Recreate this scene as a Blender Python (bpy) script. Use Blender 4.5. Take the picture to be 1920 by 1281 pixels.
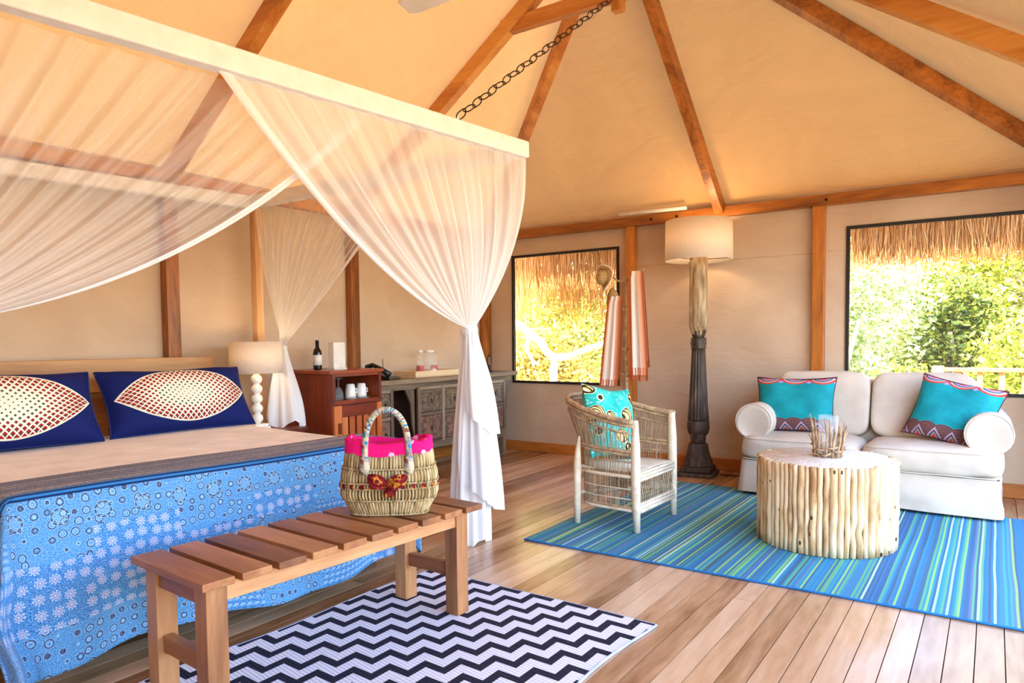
import bpy, bmesh, math, random
from mathutils import Vector, Matrix, Quaternion

# ------------------------------------------------------------------ camera, sky, sun, exposure
scn = bpy.context.scene
for o in list(bpy.data.objects): bpy.data.objects.remove(o)
COL = scn.collection
CAMZ = 1.15
F, CY, YAW, PITCH, ROLL = 1313.84, 700.7, 0.60241, 0.04808, -0.01018
def camera():
    f = Vector((-math.sin(YAW)*math.cos(PITCH), math.cos(YAW)*math.cos(PITCH), -math.sin(PITCH)))
    r = Vector((math.cos(YAW), math.sin(YAW), 0)); u = r.cross(f)
    r2 = r*math.cos(ROLL)+u*math.sin(ROLL); u2 = -r*math.sin(ROLL)+u*math.cos(ROLL)
    cd = bpy.data.cameras.new('camera'); cd.sensor_width = 36; cd.sensor_fit = 'HORIZONTAL'
    cd.lens = F/1920*36; cd.shift_y = (CY-640.5)/1920; cd.clip_start = .05; cd.clip_end = 300
    co = bpy.data.objects.new('camera', cd); COL.objects.link(co)
    co.matrix_world = Matrix(((r2.x, u2.x, -f.x, 0), (r2.y, u2.y, -f.y, 0), (r2.z, u2.z, -f.z, CAMZ), (0, 0, 0, 1)))
    scn.camera = co
camera()
SUN_STRENGTH, SKY_STRENGTH, EXPOSURE = 8.5, 1.15, 1.34
w = bpy.data.worlds.new('sky'); scn.world = w; w.use_nodes = True
nt = w.node_tree; nt.nodes.clear()
sk = nt.nodes.new('ShaderNodeTexSky'); sk.sky_type = 'NISHITA'; sk.sun_disc = False
sk.sun_elevation = math.radians(48); sk.sun_rotation = math.radians(225); sk.air_density = 1.0; sk.dust_density = 2.5; sk.ozone_density = .6
bg = nt.nodes.new('ShaderNodeBackground'); bg.inputs[1].default_value = SKY_STRENGTH
ow = nt.nodes.new('ShaderNodeOutputWorld'); nt.links.new(sk.outputs[0], bg.inputs[0]); nt.links.new(bg.outputs[0], ow.inputs[0])
sd = bpy.data.lights.new('sun', 'SUN'); sd.energy = SUN_STRENGTH; sd.angle = math.radians(.6); sd.color = (1, .96, .9)
so = bpy.data.objects.new('sun', sd); COL.objects.link(so)
so.rotation_euler = Vector((.50, .52, -.70)).to_track_quat('-Z', 'Y').to_euler()
def portal(name, loc, d, sx, sy):
    l = bpy.data.lights.new(name, 'AREA'); l.shape = 'RECTANGLE'; l.size = sx; l.size_y = sy; l.cycles.is_portal = True
    o = bpy.data.objects.new(name, l); COL.objects.link(o); o.location = loc
    o.rotation_euler = Vector(d).to_track_quat('-Z', 'Y').to_euler()
portal('sky_portal_side', (.62, 2.6, 1.15), (-1, 0, 0), 5.8, 2.3)
scn.view_settings.view_transform = 'Standard'; scn.view_settings.look = 'None'
scn.view_settings.exposure = EXPOSURE; scn.view_settings.gamma = 1; scn.view_settings.use_curve_mapping = False
cy = scn.cycles
cy.max_bounces = 8; cy.diffuse_bounces = 5; cy.glossy_bounces = 3; cy.transmission_bounces = 5; cy.transparent_max_bounces = 14
cy.caustics_reflective = False; cy.caustics_refractive = False; cy.sample_clamp_indirect = 4; cy.use_denoising = True
R = random.Random(7)
PI = math.pi

# ------------------------------------------------------------------ mesh helpers
class MB:
    def __init__(s): s.v = []; s.f = []; s.uv = []
    def add(s, vs, fs, uv=None):
        n = len(s.v); s.v += [tuple(p) for p in vs]; s.f += [tuple(i+n for i in f) for f in fs]
        s.uv += (uv if uv else [(0, 0)]*len(vs)); return s
    def box(s, x0, x1, y0, y1, z0, z1):
        return s.add([(x0,y0,z0),(x1,y0,z0),(x1,y1,z0),(x0,y1,z0),(x0,y0,z1),(x1,y0,z1),(x1,y1,z1),(x0,y1,z1)],
                     [(0,3,2,1),(4,5,6,7),(0,1,5,4),(1,2,6,5),(2,3,7,6),(3,0,4,7)])
    def beam(s, p, q, w, h, up=(0,0,1)):
        p = Vector(p); q = Vector(q); d = (q-p).normalized(); up = Vector(up)
        a = d.cross(up).normalized()*w/2; b = a.normalized().cross(d)*h/2
        vs = [c+i*a+j*b for c in (p, q) for i, j in ((-1,-1),(1,-1),(1,1),(-1,1))]
        return s.add(vs, [(0,1,2,3),(7,6,5,4),(0,4,5,1),(1,5,6,2),(2,6,7,3),(3,7,4,0)])
    def tube(s, pts, r, n=8, cap=True, closed=False, sq=1):
        pts = [Vector(p) for p in pts]; m = len(pts)
        rs = r if isinstance(r, (list, tuple)) else [r]*m
        vs = []; ref = None
        for i, p in enumerate(pts):
            d = (pts[(i+1) % m]-pts[i-1]) if closed else (pts[min(i+1, m-1)]-pts[max(i-1, 0)])
            d.normalize()
            if ref is None: ref = Vector((0,0,1)) if abs(d.z) < .9 else Vector((1,0,0))
            a = (ref-d*ref.dot(d)).normalized(); ref = a; b = d.cross(a)
            for k in range(n):
                t = 2*PI*k/n; vs.append(p+(a*math.cos(t)+b*math.sin(t)*sq)*rs[i])
        fs = []
        for i in range(m if closed else m-1):
            for k in range(n):
                j = (i+1) % m; fs.append((i*n+k, i*n+(k+1) % n, j*n+(k+1) % n, j*n+k))
        if cap and not closed: fs += [tuple(range(n))[::-1], tuple((m-1)*n+k for k in range(n))]
        uv = [(k/n, i/(m-1)) for i in range(m) for k in range(n)]
        return s.add(vs, fs, uv)
    def lathe(s, prof, n=24, c=(0,0), flute=0, nf=16, sqz=None):
        vs = []
        for r, z in prof:
            for k in range(n):
                t = 2*PI*k/n; rr = r*(1-flute*(0.5+.5*math.cos(nf*t))) if flute else r
                vs.append((c[0]+rr*math.cos(t), c[1]+rr*math.sin(t), z))
        m = len(prof); fs = [(i*n+k, i*n+(k+1) % n, (i+1)*n+(k+1) % n, (i+1)*n+k) for i in range(m-1) for k in range(n)]
        if prof[0][0] > 1e-5: fs.append(tuple(range(n))[::-1])
        if prof[-1][0] > 1e-5: fs.append(tuple((m-1)*n+k for k in range(n)))
        return s.add(vs, fs, [(k/n, z) for r, z in prof for k in range(n)])
    def grid(s, fn, nu, nv, closeu=False, uvf=None):
        vs = []; uv = []; cu = nu if closeu else nu+1
        for j in range(nv+1):
            for i in range(cu):
                u, v = i/nu, j/nv; vs.append(fn(u, v)); uv.append(uvf(u, v) if uvf else (u, v))
        fs = [(j*cu+i, j*cu+(i+1) % cu, (j+1)*cu+(i+1) % cu, (j+1)*cu+i) for j in range(nv) for i in range(nu)]
        return s.add(vs, fs, uv)
    def prism(s, pts, a, b, axis='y'):
        mk = {'y': lambda p, t: (p[0], t, p[1]), 'x': lambda p, t: (t, p[0], p[1]), 'z': lambda p, t: (p[0], p[1], t)}[axis]
        n = len(pts)
        return s.add([mk(p, a) for p in pts]+[mk(p, b) for p in pts],
                     [tuple(range(n)), tuple(range(2*n-1, n-1, -1))]+[(i, i+n, (i+1) % n+n, (i+1) % n) for i in range(n)])
    def mesh(s, name, smooth=False):
        me = bpy.data.meshes.new(name); me.from_pydata(s.v, [], s.f)
        ul = me.uv_layers.new(name='UVMap'); li = [0]*len(me.loops); me.loops.foreach_get('vertex_index', li)
        flat = []
        for i in li: flat += s.uv[i]
        ul.data.foreach_set('uv', flat)
        bm = bmesh.new(); bm.from_mesh(me); bmesh.ops.recalc_face_normals(bm, faces=bm.faces); bm.to_mesh(me); bm.free()
        if smooth: me.polygons.foreach_set('use_smooth', [True]*len(me.polygons))
        me.update(); return me
    def build(s, name, mat, parent=None, smooth=False, bevel=0, sub=0, solid=0, loc=None, rot=None, seg=2):
        me = s.mesh(name, smooth or bevel > 0); me.materials.append(mat)
        o = bpy.data.objects.new(name, me); COL.objects.link(o)
        if parent: o.parent = parent
        if loc: o.location = loc
        if rot: o.rotation_euler = rot
        if solid:
            m = o.modifiers.new('solid', 'SOLIDIFY'); m.thickness = solid; m.offset = 0
        if bevel:
            m = o.modifiers.new('bevel', 'BEVEL'); m.width = bevel; m.segments = seg; m.limit_method = 'ANGLE'; m.angle_limit = .6; m.harden_normals = True
        if sub:
            m = o.modifiers.new('sub', 'SUBSURF'); m.levels = sub; m.render_levels = sub
        return o
def inst(name, me, parent=None, loc=(0,0,0), rot=(0,0,0), scale=(1,1,1)):
    o = bpy.data.objects.new(name, me); COL.objects.link(o); o.parent = parent; o.location = loc; o.rotation_euler = rot; o.scale = scale
    return o
def tag(o, label, cat, group=None, kind=None):
    if label: o['label'] = label
    if cat: o['category'] = cat
    if group: o['group'] = group
    if kind: o['kind'] = kind
    return o
def thing(name, label, cat, loc=(0,0,0), rz=0, group=None):
    o = bpy.data.objects.new(name, None); COL.objects.link(o); o.empty_display_size = .1
    o.location = loc; o.rotation_euler = (0, 0, rz); return tag(o, label, cat, group)
def struct_empty(name, loc=(0,0,0)):
    o = bpy.data.objects.new(name, None); COL.objects.link(o); o.location = loc; o['kind'] = 'structure'; o.empty_display_size = .1; return o
def struct(o): o['kind'] = 'structure'; return o
def lerp(a, b, t): return a+(b-a)*t
def sm(a, b, x):
    t = min(1, max(0, (x-a)/(b-a))); return t*t*(3-2*t)

# ------------------------------------------------------------------ material helpers
def lin(c): return tuple((x/255/12.92 if x/255 <= .04045 else ((x/255+.055)/1.055)**2.4) for x in c)
class S:
    def __init__(s, g, k): s.g = g; s.k = k
    def _o(s, op, b=None, c=None): return s.g.math(op, s, b, c)
    def __add__(s, b): return s._o('ADD', b)
    __radd__ = __add__
    def __sub__(s, b): return s._o('SUBTRACT', b)
    def __rsub__(s, b): return s.g.math('SUBTRACT', b, s)
    def __mul__(s, b): return s._o('MULTIPLY', b)
    __rmul__ = __mul__
    def __truediv__(s, b): return s._o('DIVIDE', b)
    def lt(s, b): return s._o('LESS_THAN', b)
    def gt(s, b): return s._o('GREATER_THAN', b)
    def sin(s): return s._o('SINE')
    def abs(s): return s._o('ABSOLUTE')
    def floor(s): return s._o('FLOOR')
    def fr(s): return s._o('FRACT')
    def sqrt(s): return s._o('SQRT')
    def min(s, b): return s._o('MINIMUM', b)
    def max(s, b): return s._o('MAXIMUM', b)
    def atan2(s, b): return s._o('ARCTAN2', b)
    def pp(s, b): return s._o('PINGPONG', b)
    def log(s): return s._o('LOGARITHM', 2.718)
class G:
    def __init__(s, name, rough=.7, metal=0, spec=.5):
        s.m = bpy.data.materials.new(name); s.m.use_nodes = True; s.t = s.m.node_tree; s.t.nodes.clear()
        s.out = s.t.nodes.new('ShaderNodeOutputMaterial'); s.b = s.t.nodes.new('ShaderNodeBsdfPrincipled')
        s.t.links.new(s.b.outputs[0], s.out.inputs[0])
        s.b.inputs['Roughness'].default_value = rough; s.b.inputs['Metallic'].default_value = metal; s.b.inputs['Specular IOR Level'].default_value = spec
    def node(s, t): return s.t.nodes.new(t)
    def put(s, sock, v):
        if isinstance(v, S): s.t.links.new(v.k, sock)
        else: sock.default_value = v
    def math(s, op, a, b=None, c=None):
        n = s.node('ShaderNodeMath'); n.operation = op; s.put(n.inputs[0], a)
        if b is not None: s.put(n.inputs[1], b)
        if c is not None: s.put(n.inputs[2], c)
        return S(s, n.outputs[0])
    def vec(s, x=0, y=0, z=0):
        n = s.node('ShaderNodeCombineXYZ')
        for i, a in enumerate((x, y, z)): s.put(n.inputs[i], a)
        return S(s, n.outputs[0])
    def coord(s, kind='Object'):
        n = s.node('ShaderNodeTexCoord'); k = S(s, n.outputs[kind]); x = s.node('ShaderNodeSeparateXYZ'); s.t.links.new(k.k, x.inputs[0])
        return k, S(s, x.outputs[0]), S(s, x.outputs[1]), S(s, x.outputs[2])
    def rand(s): return S(s, s.node('ShaderNodeObjectInfo').outputs['Random'])
    def noise(s, vec, scale=5, detail=3, rough=.55, dist=0):
        n = s.node('ShaderNodeTexNoise'); s.put(n.inputs['Vector'], vec); n.inputs['Scale'].default_value = scale
        n.inputs['Detail'].default_value = detail; n.inputs['Roughness'].default_value = rough; n.inputs['Distortion'].default_value = dist
        return S(s, n.outputs[0])
    def white(s, vec):
        n = s.node('ShaderNodeTexWhiteNoise'); n.noise_dimensions = '3D'; s.put(n.inputs['Vector'], vec); return S(s, n.outputs['Value'])
    def voro(s, vec, scale, feature='F1', rnd=1.0, out='Distance'):
        n = s.node('ShaderNodeTexVoronoi'); n.feature = feature; s.put(n.inputs['Vector'], vec); n.inputs['Scale'].default_value = scale
        n.inputs['Randomness'].default_value = rnd; return S(s, n.outputs[out])
    def ramp(s, fac, stops, const=False):
        n = s.node('ShaderNodeValToRGB'); e = n.color_ramp.elements
        if const: n.color_ramp.interpolation = 'CONSTANT'
        while len(e) < len(stops): e.new(.5)
        for i, (p, c) in enumerate(stops): e[i].position = p; e[i].color = (*lin(c), 1)
        s.put(n.inputs[0], fac); return S(s, n.outputs[0])
    def col(s, c):
        n = s.node('ShaderNodeRGB'); n.outputs[0].default_value = (*lin(c), 1); return S(s, n.outputs[0])
    def mix(s, f, a, b, mode='MIX'):
        n = s.node('ShaderNodeMix'); n.data_type = 'RGBA'; n.blend_type = mode; s.put(n.inputs[0], f)
        for i, x in ((6, a), (7, b)):
            if isinstance(x, S): s.t.links.new(x.k, n.inputs[i])
            else: n.inputs[i].default_value = (*lin(x), 1)
        return S(s, n.outputs[2])
    def base(s, c):
        if isinstance(c, S): s.t.links.new(c.k, s.b.inputs['Base Color'])
        else: s.b.inputs['Base Color'].default_value = (*lin(c), 1)
        return s
    def bump(s, h, strength=.3, dist=.01):
        n = s.node('ShaderNodeBump'); n.inputs['Strength'].default_value = strength; n.inputs['Distance'].default_value = dist
        s.put(n.inputs['Height'], h); s.t.links.new(n.outputs[0], s.b.inputs['Normal']); s.bn = n; return s
    def translucent(s, fac, colsock=None, c=None):
        tr = s.node('ShaderNodeBsdfTranslucent'); mx = s.node('ShaderNodeMixShader')
        if colsock is not None: s.t.links.new(colsock.k, tr.inputs[0])
        else: tr.inputs[0].default_value = (*lin(c), 1)
        s.put(mx.inputs[0], fac); s.t.links.new(s.b.outputs[0], mx.inputs[1]); s.t.links.new(tr.outputs[0], mx.inputs[2])
        s.t.links.new(mx.outputs[0], s.out.inputs[0]); s.last = mx; return s
    def alpha(s, fac):
        src = s.out.inputs[0].links[0].from_socket
        tr = s.node('ShaderNodeBsdfTransparent'); mx = s.node('ShaderNodeMixShader'); s.put(mx.inputs[0], fac)
        s.t.links.new(tr.outputs[0], mx.inputs[1]); s.t.links.new(src, mx.inputs[2]); s.t.links.new(mx.outputs[0], s.out.inputs[0]); return s
def plain(name, c, rough=.6, metal=0, var=.12, scale=12, bump=.0, spec=.5, bscale=60):
    g = G(name, rough, metal, spec); k, x, y, z = g.coord()
    n = g.noise(k, scale, 3)
    d = tuple(max(0, i*(1-var)) for i in c); l = tuple(min(255, i*(1+var*.6)) for i in c)
    g.base(g.ramp(n, [(.3, d), (.7, l)]))
    if bump: g.bump(g.noise(k, bscale, 2), bump, .004)
    return g.m
def wood(name, dark, mid, light, axis='y', rough=.45, sc=7, stretch=9, knots=True, rnd=.25, spec=.5):
    g = G(name, rough, 0, spec); k, x, y, z = g.coord(); r = g.rand()
    a = {'x': (x/stretch, y, z), 'y': (x, y/stretch, z), 'z': (x, y, z/stretch)}[axis]
    v = g.vec(a[0]+r*7.3, a[1]+r*3.1, a[2]+r*5.7)
    n = g.noise(v, sc, 5, .6, .6); n2 = g.noise(v, sc*9, 2, .5)
    f = n*.75+n2*.25+(r-.5)*rnd
    c = g.ramp(f, [(.28, dark), (.5, mid), (.72, light)])
    if knots:
        kn = g.voro(v, sc*.55); c = g.mix(kn.lt(.09)*.6, c, dark)
    g.base(c); g.bump(n2, .12, .003)
    return g.m
M = {}
# ------------------------------------------------------------------ materials of the setting
def canvas(name, c1, c2, tfac, tcol, bs=.5):
    g = G(name, .85, 0, .2); k, x, y, z = g.coord()
    n = g.noise(k, 1.3, 4, .6, .8); wr = g.noise(g.vec(x*1.0, y*1.0, z*3.2), 2.4, 4, .55, 1.2); wv = g.noise(k, 320, 1)
    g.base(g.ramp(n, [(.3, c1), (.7, c2)])); g.bump(wr*1.0+wv*.01, bs, .05)
    g.translucent(tfac, None, tcol); return g.m
M['canvas'] = canvas('tent_canvas', (196, 171, 147), (212, 191, 167), .03, (235, 205, 160), .25)
M['roof'] = canvas('roof_canvas', (194, 148, 88), (206, 162, 102), .028, (250, 205, 140), .55)
M['seam'] = plain('canvas_seam', (190, 165, 138), .8)
M['timber_x'] = wood('timber_along_x', (112, 60, 18), (188, 114, 44), (220, 154, 76), 'x', .4, 5)
M['timber_y'] = wood('timber_along_y', (112, 60, 18), (188, 114, 44), (220, 154, 76), 'y', .4, 5)
M['timber_z'] = wood('timber_along_z', (112, 60, 18), (188, 114, 44), (220, 154, 76), 'z', .4, 5)
M['floor'] = wood('floor_board_wood', (140, 96, 62), (192, 148, 110), (216, 180, 148), 'y', .24, 4, 7, True, .34, .75)
M['gap'] = plain('dark_joint', (70, 44, 28), .9)
M['black_edge'] = plain('black_edging', (24, 22, 20), .6)
M['bolt'] = plain('bolt_steel', (50, 40, 32), .4, .8)
M['white_paint'] = plain('white_paint', (236, 232, 226), .5, 0, .04)

XL, XR, YB, YF, ZW = -4.5, .5, 6.04, -2.0, 2.18
AP = Vector((-2.0, 4.13, 3.99)); EV0 = 2.3; POSTY = (.98, 2.54, 4.13)
# floor: one slab, every board a part of its own
fl = struct(MB().box(XL-.1, XR+.1, YF, YB+.05, -.12, -.022).build('floor', M['gap']))
bw = .0893; nb = int((XR-XL)/bw)+1; meshes = {}
for i in range(nb):
    x0 = XL+i*bw; cut = -1.4+((i*0.618) % 1)*6.2; segs = [(YF, cut), (cut, YB)] if i % 3 else [(YF, YB)]
    for a, b in segs:
        L = round(b-a, 2)
        if L < .1: continue
        if L not in meshes:
            m = MB().box(.0018, bw-.0018, 0.001, L-.001, -.022, 0).mesh('floor_plank'); m.materials.append(M['floor']); meshes[L] = m
        o = inst('plank', meshes[L], fl, (x0, a, 0))
# back wall with two window openings
def wall_panel(mb, u0, u1, z0, z1, holes, f):
    us = sorted({u0, u1, *[h for q in holes for h in q[:2]]}); zs = sorted({z0, z1, *[h for q in holes for h in q[2:]]})
    for a, b in zip(us, us[1:]):
        for c, d in zip(zs, zs[1:]):
            if any(q[0] <= a and b <= q[1] and q[2] <= c and d <= q[3] for q in holes): continue
            mb.add(*f(a, b, c, d))
W1 = (-4.115, -2.94, .728, 1.993); W2 = (-.94, .30, .735, 1.985)
def fy(a, b, c, d): 
    m = MB().box(a, b, YB, YB+.012, c, d); return m.v, m.f
mb = MB(); wall_panel(mb, XL, XR, 0, 2.3, [W1, W2], fy)
wb = struct(mb.build('wall_back', M['canvas']))
for x in (-2.777, -1.158): MB().box(x-.045, x+.045, YB-.07, YB-.002, 0.0, ZW).build('post', M['timber_z'], wb, bevel=.004)
MB().box(XL, XR, YB-.085, YB-.002, ZW, ZW+.082).build('wall_plate', M['timber_x'], wb, bevel=.004)
for x in (-2.56, -2.32, -1.1): MB().tube([(x, YB-.09, ZW+.04), (x, YB-.08, ZW+.04)], .012, 8).build('bolt', M['bolt'], wb)
MB().box(-1.1, -.965, YB-.004, YB-.001, 1.823, 1.829).build('seam', M['seam'], wb)
MB().box(-2.73, -1.2, YB-.004, YB-.001, 1.815, 1.821).build('seam', M['seam'], wb)
bb = struct(MB().box(XL, XR, YB-.03, YB-.001, 0.001, .10).build('baseboard_back', M['timber_x'], None, bevel=.004))
# left wall
wl = struct(MB().box(XL-.012, XL, YF, YB, 0, 2.3).build('wall_left', M['canvas']))
for y in POSTY: MB().box(XL+.002, XL+.075, y-.045, y+.045, 0.0, ZW).build('post', M['timber_z'], wl, bevel=.004)
MB().box(XL+.002, XL+.09, YB-.10, YB-.002, 0.0, ZW).build('post', M['timber_z'], wl, bevel=.004)
MB().box(XL+.002, XL+.085, YF, YB-.09, ZW, ZW+.082).build('wall_plate', M['timber_y'], wl, bevel=.004)
struct(MB().box(XL+.001, XL+.028, YF, YB-.12, 0.001, .10).build('baseboard_left', M['timber_y'], None, bevel=.004))
# right side: open front of the tent, posts and plate, a short canvas return at the back corner
wr = struct(MB().box(XR, XR+.012, 5.45, YB, 0, 2.3).build('wall_right', M['canvas']))
MB().box(XR, XR+.012, YF, -.3, 0, 2.3).build('canvas_panel', M['canvas'], wr)  # unseen canvas added to narrow the side opening and hold back daylight
for y in (.98, 2.54, 4.13, 5.45): MB().box(XR-.07, XR-.002, y-.045, y+.045, 0, ZW).build('post', M['timber_z'], wr)
MB().box(XR-.085, XR-.002, YF, YB-.09, ZW, ZW+.082).build('wall_plate', M['timber_y'], wr)
struct(MB().prism([(XL, 0), (XR, 0), (XR, EV0), (AP.x, AP.z), (XL, EV0)], YF-.012, YF, 'y').build('wall_front_added', M['canvas']))  # unseen canvas wall added behind the camera to cut fill light
# windows: black edged openings with fine insect screen
gs = G('insect_screen', .6); gs.base((150, 145, 135)); gs.alpha(.05); M['screen'] = gs.m
for n, q in ((1, W1), (2, W2)):
    wn = struct_empty('window_%d' % n, ((q[0]+q[1])/2, YB, q[2]))
    cx, cz = (q[0]+q[1])/2, q[2]; t = .024
    for a, b, c, d in ((q[0]-t, q[1]+t, q[2]-t, q[2]), (q[0]-t, q[1]+t, q[3], q[3]+t), (q[0]-t, q[0], q[2], q[3]), (q[1], q[1]+t, q[2], q[3])):
        MB().box(a-cx, b-cx, -.012, .02, c-cz, d-cz).build('edging', M['black_edge'], wn)
    MB().box(q[0]-cx, q[1]-cx, .008, .009, 0, q[3]-q[2]).build('screen_pane', M['screen'], wn)
# ceiling: canvas panels between the rafters of a hipped roof
ce = struct_empty('ceiling', (-2, 2, ZW))
def rel(p): return Vector(p)-Vector((-2, 2, ZW))
EV = 2.30
def panel(a, b, c, d=None, sag=.05):
    a, b, c = map(Vector, (a, b, c)); d = Vector(d) if d else None
    n = (b-a).cross(c-a).normalized(); n = n if n.z < 0 else -n
    def fn(u, v):
        p = (a.lerp(b, u)).lerp(c, v) if d is None else a.lerp(b, u).lerp(d.lerp(c, u), v)
        h = math.sin(PI*u)*math.sin(PI*v)
        return rel(p+n*(-sag*h*.6+.008*math.sin(9*u+7*v)*h))
    m = MB(); m.grid(fn, 14, 14)
    return m.build('canvas_panel', M['roof'], ce, smooth=True)
ys = [YF, .98, 2.54, 4.13]
for sx in (XL, XR):
    for a, b in zip(ys, ys[1:]): panel((sx, a, EV), (sx, b, EV), (AP.x, b, AP.z), (AP.x, a, AP.z))
    panel((sx, 4.13, EV), (sx, YB, EV), AP)
panel((XL, YB, EV), (-1.95, YB, EV), AP); panel((-1.95, YB, EV), (XR, YB, EV), AP)
def raf(name, p, q, w=.075, h=.10, mat='timber_x', drop=.06):
    p = Vector(p); q = Vector(q); d = (q-p).normalized(); side = d.cross(Vector((0, 0, 1))).normalized(); nn = side.cross(d)
    if nn.z > 0: nn = -nn
    MB().beam(rel(p+nn*drop), rel(q+nn*drop), w, h, -nn).build(name, M[mat], ce, bevel=.004)
for sx in (XL, XR):
    for y in (.98, 2.54, 4.13): raf('rafter', (sx+(.02 if sx < 0 else -.02), y, EV-.02), (AP.x, y, AP.z))
    raf('hip_rafter', (sx, YB, EV-.02), AP, mat='timber_y')
raf('rafter', (-1.94, YB-.02, EV-.02), AP, mat='timber_y')
MB().beam(rel((AP.x, YF, AP.z-.08)), rel((AP.x, 4.13, AP.z-.08)), .07, .14).build('ridge_beam', M['timber_y'], ce)
MB().beam(rel((-2.90, 4.14, 3.34)), rel((-1.10, 4.14, 3.34)), .06, .10).build('collar_tie', M['timber_x'], ce, bevel=.004)
MB().box(-.035, .035, 2.105, 2.175, 3.22-ZW, 3.9-ZW).build('king_post', M['timber_z'], ce, bevel=.004)
# white conduit roll clipped on the back wall plate
tag(MB().tube([(0, 0, 0), (.64, 0, -.012)], .017, 12).build('canvas_roll', M['white_paint'], None, True, loc=(-2.86, 5.93, 2.293)), 'thin cream rolled canvas tube lying along the top of the back wall beam', 'canvas roll')
# ------------------------------------------------------------------ outside
M['ground'] = plain('dry_ground', (176, 150, 110), .95, 0, .3, 1.5)
struct(MB().grid(lambda u, v: (-25+50*u, -22+50*v, -.5+.0*u+sm(.62, 1, v)*5+.15*math.sin(9*u)*math.sin(11*v)), 40, 40).build('ground_outside', M['ground'], None, True))
M['deck'] = wood('deck_wood', (150, 92, 44), (206, 140, 78), (230, 172, 108), 'y', .6, 6)
dk = struct(MB().box(-.75, 3.2, YB+.1, 8.35, -.5, -.05).build('floor_deck', M['gap']))
dm = MB().box(0, .13, 0, 2.2, -.05, -.02).mesh('deck_plank'); dm.materials.append(M['deck'])
for i in range(29): inst('plank', dm, dk, (-.75+.136*i, YB+.12, 0))
rl = thing('deck_railing', 'sunlit timber deck railing with upright balusters outside the large window', 'railing', (-.45, 8.1, -.02))
MB().box(-.05, .05, -.05, .05, 0, .87).build('post', M['deck'], rl, bevel=.006)
MB().box(2.0, 2.1, -.05, .05, 0, .87).build('post', M['deck'], rl, bevel=.006)
MB().box(.05, 2.0, -.045, .045, .815, .855).build('top_rail', M['deck'], rl, bevel=.005)
MB().box(.05, 2.0, -.02, .02, .12, .17).build('bottom_rail', M['deck'], rl)
bm_ = MB().box(-.024, .024, -.018, .018, .17, .815).mesh('baluster'); bm_.materials.append(M['deck'])
for i in range(11): inst('baluster', bm_, rl, (.17+.175*i, 0, 0))
# thatch eave over the back wall
def strand_mat(name, cs):
    g = G(name, .9, 0, .2); k, x, y, z = g.coord(); n = g.noise(g.vec(x*60, y*60, z*1.5), 1.0, 2); g.base(g.ramp(n, [(.3, cs[0]), (.5, cs[1]), (.7, cs[2])]))
    g.translucent(.25, None, cs[2]); return g.m
M['thatch'] = strand_mat('thatch_reed', ((156, 108, 62), (226, 182, 122), (250, 222, 170)))
M['thatch_under'] = plain('thatch_underside', (205, 180, 140), .9)
ea = thing('thatch_eave', 'pale straw thatch fringe hanging outside above both windows', 'thatch', (-2, 6.5, 1.9))
MB().prism([(-.42, .48), (.12, .10), (.16, .2), (-.38, .6)], -3.3, 3.4, 'x').build('eave_board', M['thatch_under'], ea)
def strands(n, x0, x1, lo, hi, rw, seed):
    r = random.Random(seed); m = MB()
    for i in range(n):
        x = r.uniform(x0, x1); y = r.uniform(-.02, .16); L = r.uniform(lo(x), hi(x)); dx = r.gauss(0, .05)*L/.4; dy = r.gauss(0, .03); wd = rw*r.uniform(.6, 1.5)
        zt = r.uniform(.12, .2); p = [(x, y, zt), (x+dx*.4, y+dy*.4, zt-L*.5), (x+dx, y+dy, zt-L)]
        m.tube(p, [wd, wd*.8, wd*.25], 3, False)
    return m
tag(strands(5200, 1.0, 2.5, lambda x: .10, lambda x: .36, .0032, 3).build('thatch_fringe', M['thatch'], ea), None, None, None, 'stuff')
tag(strands(2600, -3.3, -.3, lambda x: .14, lambda x: 1.0-.25*abs(math.sin(x*9)), .0034, 4).build('thatch_fringe', M['thatch'], ea), None, None, None, 'stuff')
# shrubs and trees beyond the windows
def leafmat(name, a, b, c, tf=.3):
    g = G(name, .55, 0, .4); k, x, y, z = g.coord(); n = g.noise(k, 2.2, 3, .6); n2 = g.white(g.vec((x*30).floor(), (y*30).floor(), (z*30).floor()))
    cc = g.ramp(n*.55+n2*.45, [(.25, a), (.5, b), (.75, c)]); g.base(cc); g.translucent(tf, cc); return g.m
M['leaf_a'] = leafmat('leaf_yellow_green', (84, 106, 20), (156, 164, 42), (226, 216, 116))
M['leaf_b'] = leafmat('leaf_pale_green', (108, 134, 64), (174, 190, 122), (232, 236, 200))
M['leaf_c'] = leafmat('leaf_deep_green', (36, 58, 16), (96, 118, 34), (190, 180, 66))
M['leaf_d'] = leafmat('dry_grass', (132, 110, 34), (186, 164, 70), (232, 216, 140))
M['bark'] = plain('bark', (206, 190, 164), .9, 0, .3, 20)
def leafcloud(n, rx, ry, rz, size, seed, hollow=.55):
    r = random.Random(seed); m = MB(); vs = []; fs = []
    lumps = [(Vector((r.uniform(-.6, .6)*rx, r.uniform(-.6, .6)*ry, r.uniform(-.65, .65)*rz)), r.uniform(.35, .6)) for _ in range(16)]
    for i in range(n):
        c, s = lumps[r.randrange(len(lumps))]
        d = Vector((r.gauss(0, 1), r.gauss(0, 1), r.gauss(0, 1))).normalized()*r.uniform(hollow, 1)
        p = c+Vector((d.x*rx*s, d.y*ry*s, d.z*rz*s))
        a = Vector((r.gauss(0, 1), r.gauss(0, 1), r.gauss(0, .7))).normalized(); b = a.orthogonal().normalized(); q = Quaternion(a, r.uniform(0, 6.28)); b.rotate(q)
        L = size*r.uniform(.6, 1.4); k = len(vs); vs += [p-a*L, p+b*L*.42, p+a*L, p-b*L*.42]; fs.append((k, k+1, k+2, k+3))
    m.add(vs, fs); return m
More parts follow.
